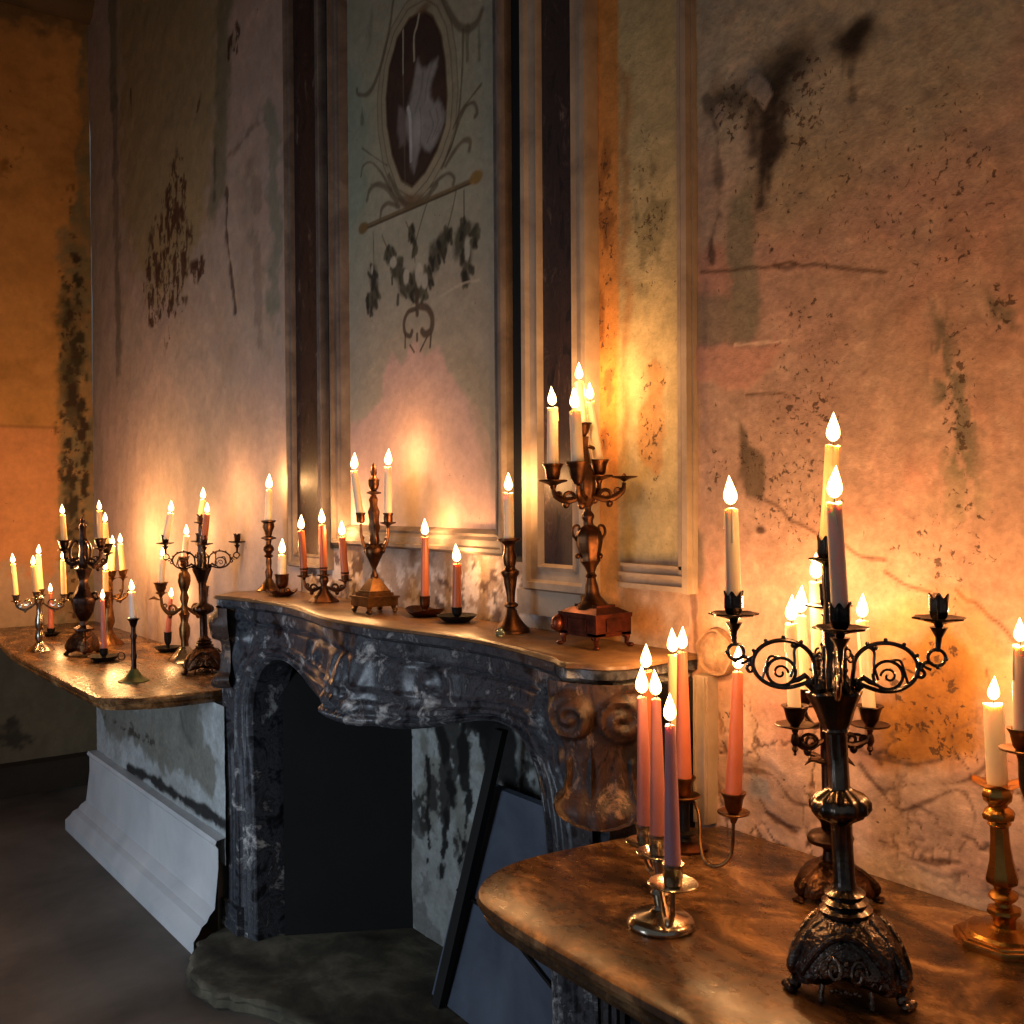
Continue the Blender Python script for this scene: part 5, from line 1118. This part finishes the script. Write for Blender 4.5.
zz = lambda v: .106+(578-v)*H.s
def segm(name, pts, mod=None):
    m = MB(); m.lathe([(hw*H.s, zz(v)) for v, hw in pts], H.B, H.ax, 24, mod); return m.build(name, 'bronze', H.root)
H.on = lambda v: H.B+H.ax*zz(v)
segm('stem', [(579,4),(577,4.2),(575,4),(573,2.5),(569,2),(566,3.5),(560,6),(554,9),(550,9.5),(547,8),(544,4.5),(540,5),(534,4),(528,5.5),(520,4.5),(512,5.5),(506,3.5),(500,4.5),(496,2.5),(494,2)], lambda q, h, a: (q*(1+.14*math.cos(5*a+h*30)*(h > zz(545))), h))
segm('finial', [(495,2),(493.6,7.5),(492.8,7.5),(491,2.5),(489,4),(485,5.5),(481,5.5),(480,6.2),(479,4),(476,2.2),(473,3.5),(470,3),(467,2.4),(465,1.5),(463,.2)])
G8 = 'white candles in the ornate candelabrum with finial'
a = H.cup(360.5, 523, .0, .95, 'straight', 545, .0055, .3, True, False); lit(a, 354, 471, 3.9, 'ivory', 'leaning white candle in the left cup of the ornate mantel candelabrum', G8, 19, .8)
a = H.cup(388, 524, .0, 1.0, 'straight', 545, .0055, .3, True, True, .024); lit(a, 388, 467, 4.1, 'ivory', 'upright white candle in the right cup of the ornate mantel candelabrum', G8, 19, .8)

# ------------------------------------------------------------------ far console
# silver one at the far left
H = Holder('candelabrum', 40, 650, ZT, 'slender silver candelabrum at the far left corner of the far console', 'candelabrum', 'silver')
H.seg('base', [(651,14),(650,14),(647,11),(644,6),(641,3)]); H.seg('stem', [(642,3),(638,4.5),(634,4.5),(630,3),(626,4.5),(620,4.5),(614,3),(606,2.8),(602,4.5),(598,5),(595,3)])
G9 = 'white candles in the slender silver candelabrum'
for uu, vv, dd, ut, vt, kk, lb in [(16,602,0,13,564,1,'outermost left candle of the slender silver candelabrum, thin and leaning'),(64,601,0,63,560,1,'right hand candle of the slender silver candelabrum, partly behind the urn candelabrum'),(36.5,599,-.09,33,566,0,'short near candle in the middle of the slender silver candelabrum'),(41,596,.08,38.5,555,0,'taller far candle in the middle of the slender silver candelabrum')]:
    a = H.cup(uu, vv, dd, 1.0, 'plain', 600, .0055, .25 if kk else .1, bool(kk), True, .024); lit(a, ut, vt, 2.7, 'cream', lb, G9, 11, 1.8)
# big urn candelabrum
H = Holder('candelabrum', 84, 655, ZT, 'big dark bronze candelabrum with urn shaped stem and tripod foot on the far console', 'candelabrum', 'darkbronze')
claw_base(H.B, 15*H.s, 26*H.s, math.atan2(CT.y, CT.x)+PI*.85, 'ornatebronze', H.root, relief=False, top=.5)
H.seg('stem', [(630,9),(628,9),(625,4),(621,3.5),(618,6),(612,9),(604,10.5),(599,12),(596,11),(591,7),(586,5.5),(582,4),(578,5),(573,7),(569,8.5),(567,5),(563,3.5),(556,4),(549,3),(542,4.5),(535,3),(529,3),(526,4),(523,2),(520,2.5),(517,.5)], mod=lambda q, h, a: (q*(1+.07*math.cos(6*a)), h))
for sx in (-1, 1):
    O = H.on(600); m = MB(); m.tube(spline([O+CR*sx*9*H.s, O+CR*sx*15*H.s+ZUP*2*H.s, O+CR*sx*13*H.s+ZUP*7*H.s, O+CR*sx*8*H.s+ZUP*6*H.s], 5), .006, 6); m.build('handle', 'darkbronze', H.root)
G10 = 'white candles in the big urn candelabrum'
for uu, vv, dd, ut, vt, lb in [(64.5,551,0,62.5,515,'left candle of the big urn candelabrum on the far console'),(100.5,549,0,99.5,511,'right candle of the big urn candelabrum on the far console'),(107,554,.14,105,523,'candle at the back right of the big urn candelabrum')]:
    a = H.cup(uu, vv, dd, 1.3, 'tulip', 560, .008, .25, True, True, .022); lit(a, ut, vt, 2.9, 'cream', lb, G10, 11, 1.3)
m = MB()
for k in range(3):
    e = CR*math.cos(k*2.1+.8)+CT*math.sin(k*2.1+.8); O = H.on(556); m.tube(spline([O+e*.01, O+e*.045-ZUP*.02, O+e*.055+ZUP*.03, O+e*.03+ZUP*.07, O+e*.012+ZUP*.05], 5), .006, 6)
m.build('inner_scroll', 'darkbronze', H.root)
# bronze one behind it
H = Holder('candelabrum', 109, 644, ZT, 'bronze candelabrum standing close to the wall right behind the urn candelabrum', 'candelabrum', 'oldbrass')
H.seg('base', [(645,14),(644,14),(641,12),(637,7),(633,5)], mod=lambda q, h, a: (q*(1+.08*math.cos(6*a)), h)); H.seg('stem', [(634,5),(628,3.5),(622,6),(614,5),(606,4),(598,5),(590,3),(584,4),(578,5),(574,3)])
G11 = 'white candles in the bronze candelabrum behind the urn one'
for uu, vv, dd, ut, vt, lb in [(112,579,0,112.5,546,'candle behind the right arm of the urn candelabrum, beside two others'),(123,578,0,120.5,544,'rightmost white candle of the bronze candelabrum behind the urn one'),(106,600,-.14,105.5,571,'lower near candle of the bronze candelabrum behind the urn one'),(109,577,.1,108,547,'far candle close to the wall in the bronze candelabrum behind the urn one')]:
    a = H.cup(uu, vv, dd, 1.1, 'tulip', 596, .006, .2, dd == 0, True, .020); lit(a, ut, vt, 2.8, 'cream', lb, G11, 11, 1.2)
P0 = H.on(596); P = PV(128, 590, H.B); o = arm_S(P0, P, 'oldbrass', H.root, .006, .2, True)
# little pans and sticks
a = pan_holder(51, 636, ZT, 'tiny dark chamberstick behind the slender silver candelabrum', 9, 'blackiron', 634, 628, 3.5, snapy=None); lit(a, 50.5, 593, 2.7, 'pink', 'pink candle in the tiny chamberstick behind the slender silver candelabrum', 'pink candles in far console chambersticks', 10, .8)
a = pan_holder(104, 661, ZT, 'dark chamberstick with ring handle in front of the urn candelabrum', 15, 'blackiron', 657, 648, 3.8, handle=1); lit(a, 102.5, 600, 3.0, 'rose', 'tall pink candle in the ring handle chamberstick before the urn candelabrum', 'pink candles in far console chambersticks', 11, .8)
a = pan_holder(168, 650, ZT, 'dark low chamberstick near the wall, left of the silver scroll candelabrum', 13, 'blackiron', 646, 632, 3.6); lit(a, 171, 598, 3.0, 'pink', 'orange pink candle in the low chamberstick left of the silvery curled candelabrum', 'pink candles in far console chambersticks', 11, .8)
H = stick(134, 681, ZT, 'slim dark candlestick with green tarnished foot at the front of the far console', [(682,15),(680,15),(677,9),(673,6),(669,3)], [(670,3),(662,2.3),(655,3.2),(653,2.3),(640,2.3),(636,3.4),(633,2.2),(626,2.3)], [(627,2.3),(624,3.5),(621,4.2),(619,6),(618,6),(617.5,3)], 'darkbronze', 'verdigris')
lit(H.on(618), 132, 592, 3.6, 'whitewax', 'white candle in the slim candlestick at the front of the far console', 'candle in the slim tarnished candlestick', 13, .8)
# silvery one with curled arms
H = Holder('candelabrum', 185, 661, ZT, 'silvery candelabrum with leafy curled arms left of the far scroll arm candelabrum', 'candelabrum', 'silver')
H.seg('base', [(662,15),(661,15),(657,13),(651,8),(646,4)], mod=lambda q, h, a: (q*(1+.08*math.cos(6*a)), h)); H.seg('stem', [(647,4),(641,3.5),(636,5),(628,5.5),(622,3.5),(618,4),(614,5.5),(610,3),(604,3),(598,4.5),(592,3),(587,5),(581,6.5),(575,6),(571,3.5),(568,4)], mat='oldbrass')
G12 = 'white candles in the silvery candelabrum with curled arms'
a = H.cup(161, 594, 0, 1.35, 'tulip', 606, .008, .35, True, True, .018, 'oldbrass'); lit(a, 163, 558, 3.1, 'ivory', 'white candle on the left curled arm of the silvery candelabrum', G12, 12, .8)
a = H.cup(206, 596, .1, 1.2, 'tulip', 606, .008, .35, True, True, .018, 'oldbrass')
a = make_cup(H.on(566), 1.1, 'oldbrass', H.root, 'tulip', True, .022); lit(a, 186.5, 536, 3.1, 'ivory', 'white candle on top of the silvery candelabrum with curled arms', G12, 12, .8)
m = MB(); O = PV(154, 600, H.B); m.tube([O+CR*.025, O+ZUP*.01, O-CR*.025+ZUP*.002], [.003,.008,.001], 6); m.build('leaf', 'oldbrass', H.root)
#%%LIGHT
def lighting():
    w = bpy.data.worlds.new('world'); SC.world = w; w.use_nodes = True
    bg = w.node_tree.nodes['Background']; bg.inputs[0].default_value = (.56,.58,.60,1); bg.inputs[1].default_value = .12
    ld = bpy.data.lights.new('window_daylight', 'AREA'); ld.shape = 'RECTANGLE'; ld.size = 1.6; ld.size_y = 2.2; ld.energy = 13; ld.spread = math.radians(75); ld.color = (.70,.83,1.0)
    lo = bpy.data.objects.new('window_daylight', ld); COL.objects.link(lo); lo.location = (-2.6,-4.4,1.05)
    lo.rotation_euler = (Vector((-3.5,-.2,.45))-lo.location).to_track_quat('-Z','Y').to_euler()
    vs = SC.view_settings; vs.view_transform = 'Standard'; vs.look = 'None'; vs.exposure = 0.35; vs.gamma = 1; vs.use_curve_mapping = False
    SC.cycles.max_bounces = 6; SC.cycles.transparent_max_bounces = 24; SC.cycles.sample_clamp_indirect = 3.0; SC.cycles.blur_glossy = .5
    SC.cycles.use_denoising = True
lighting()
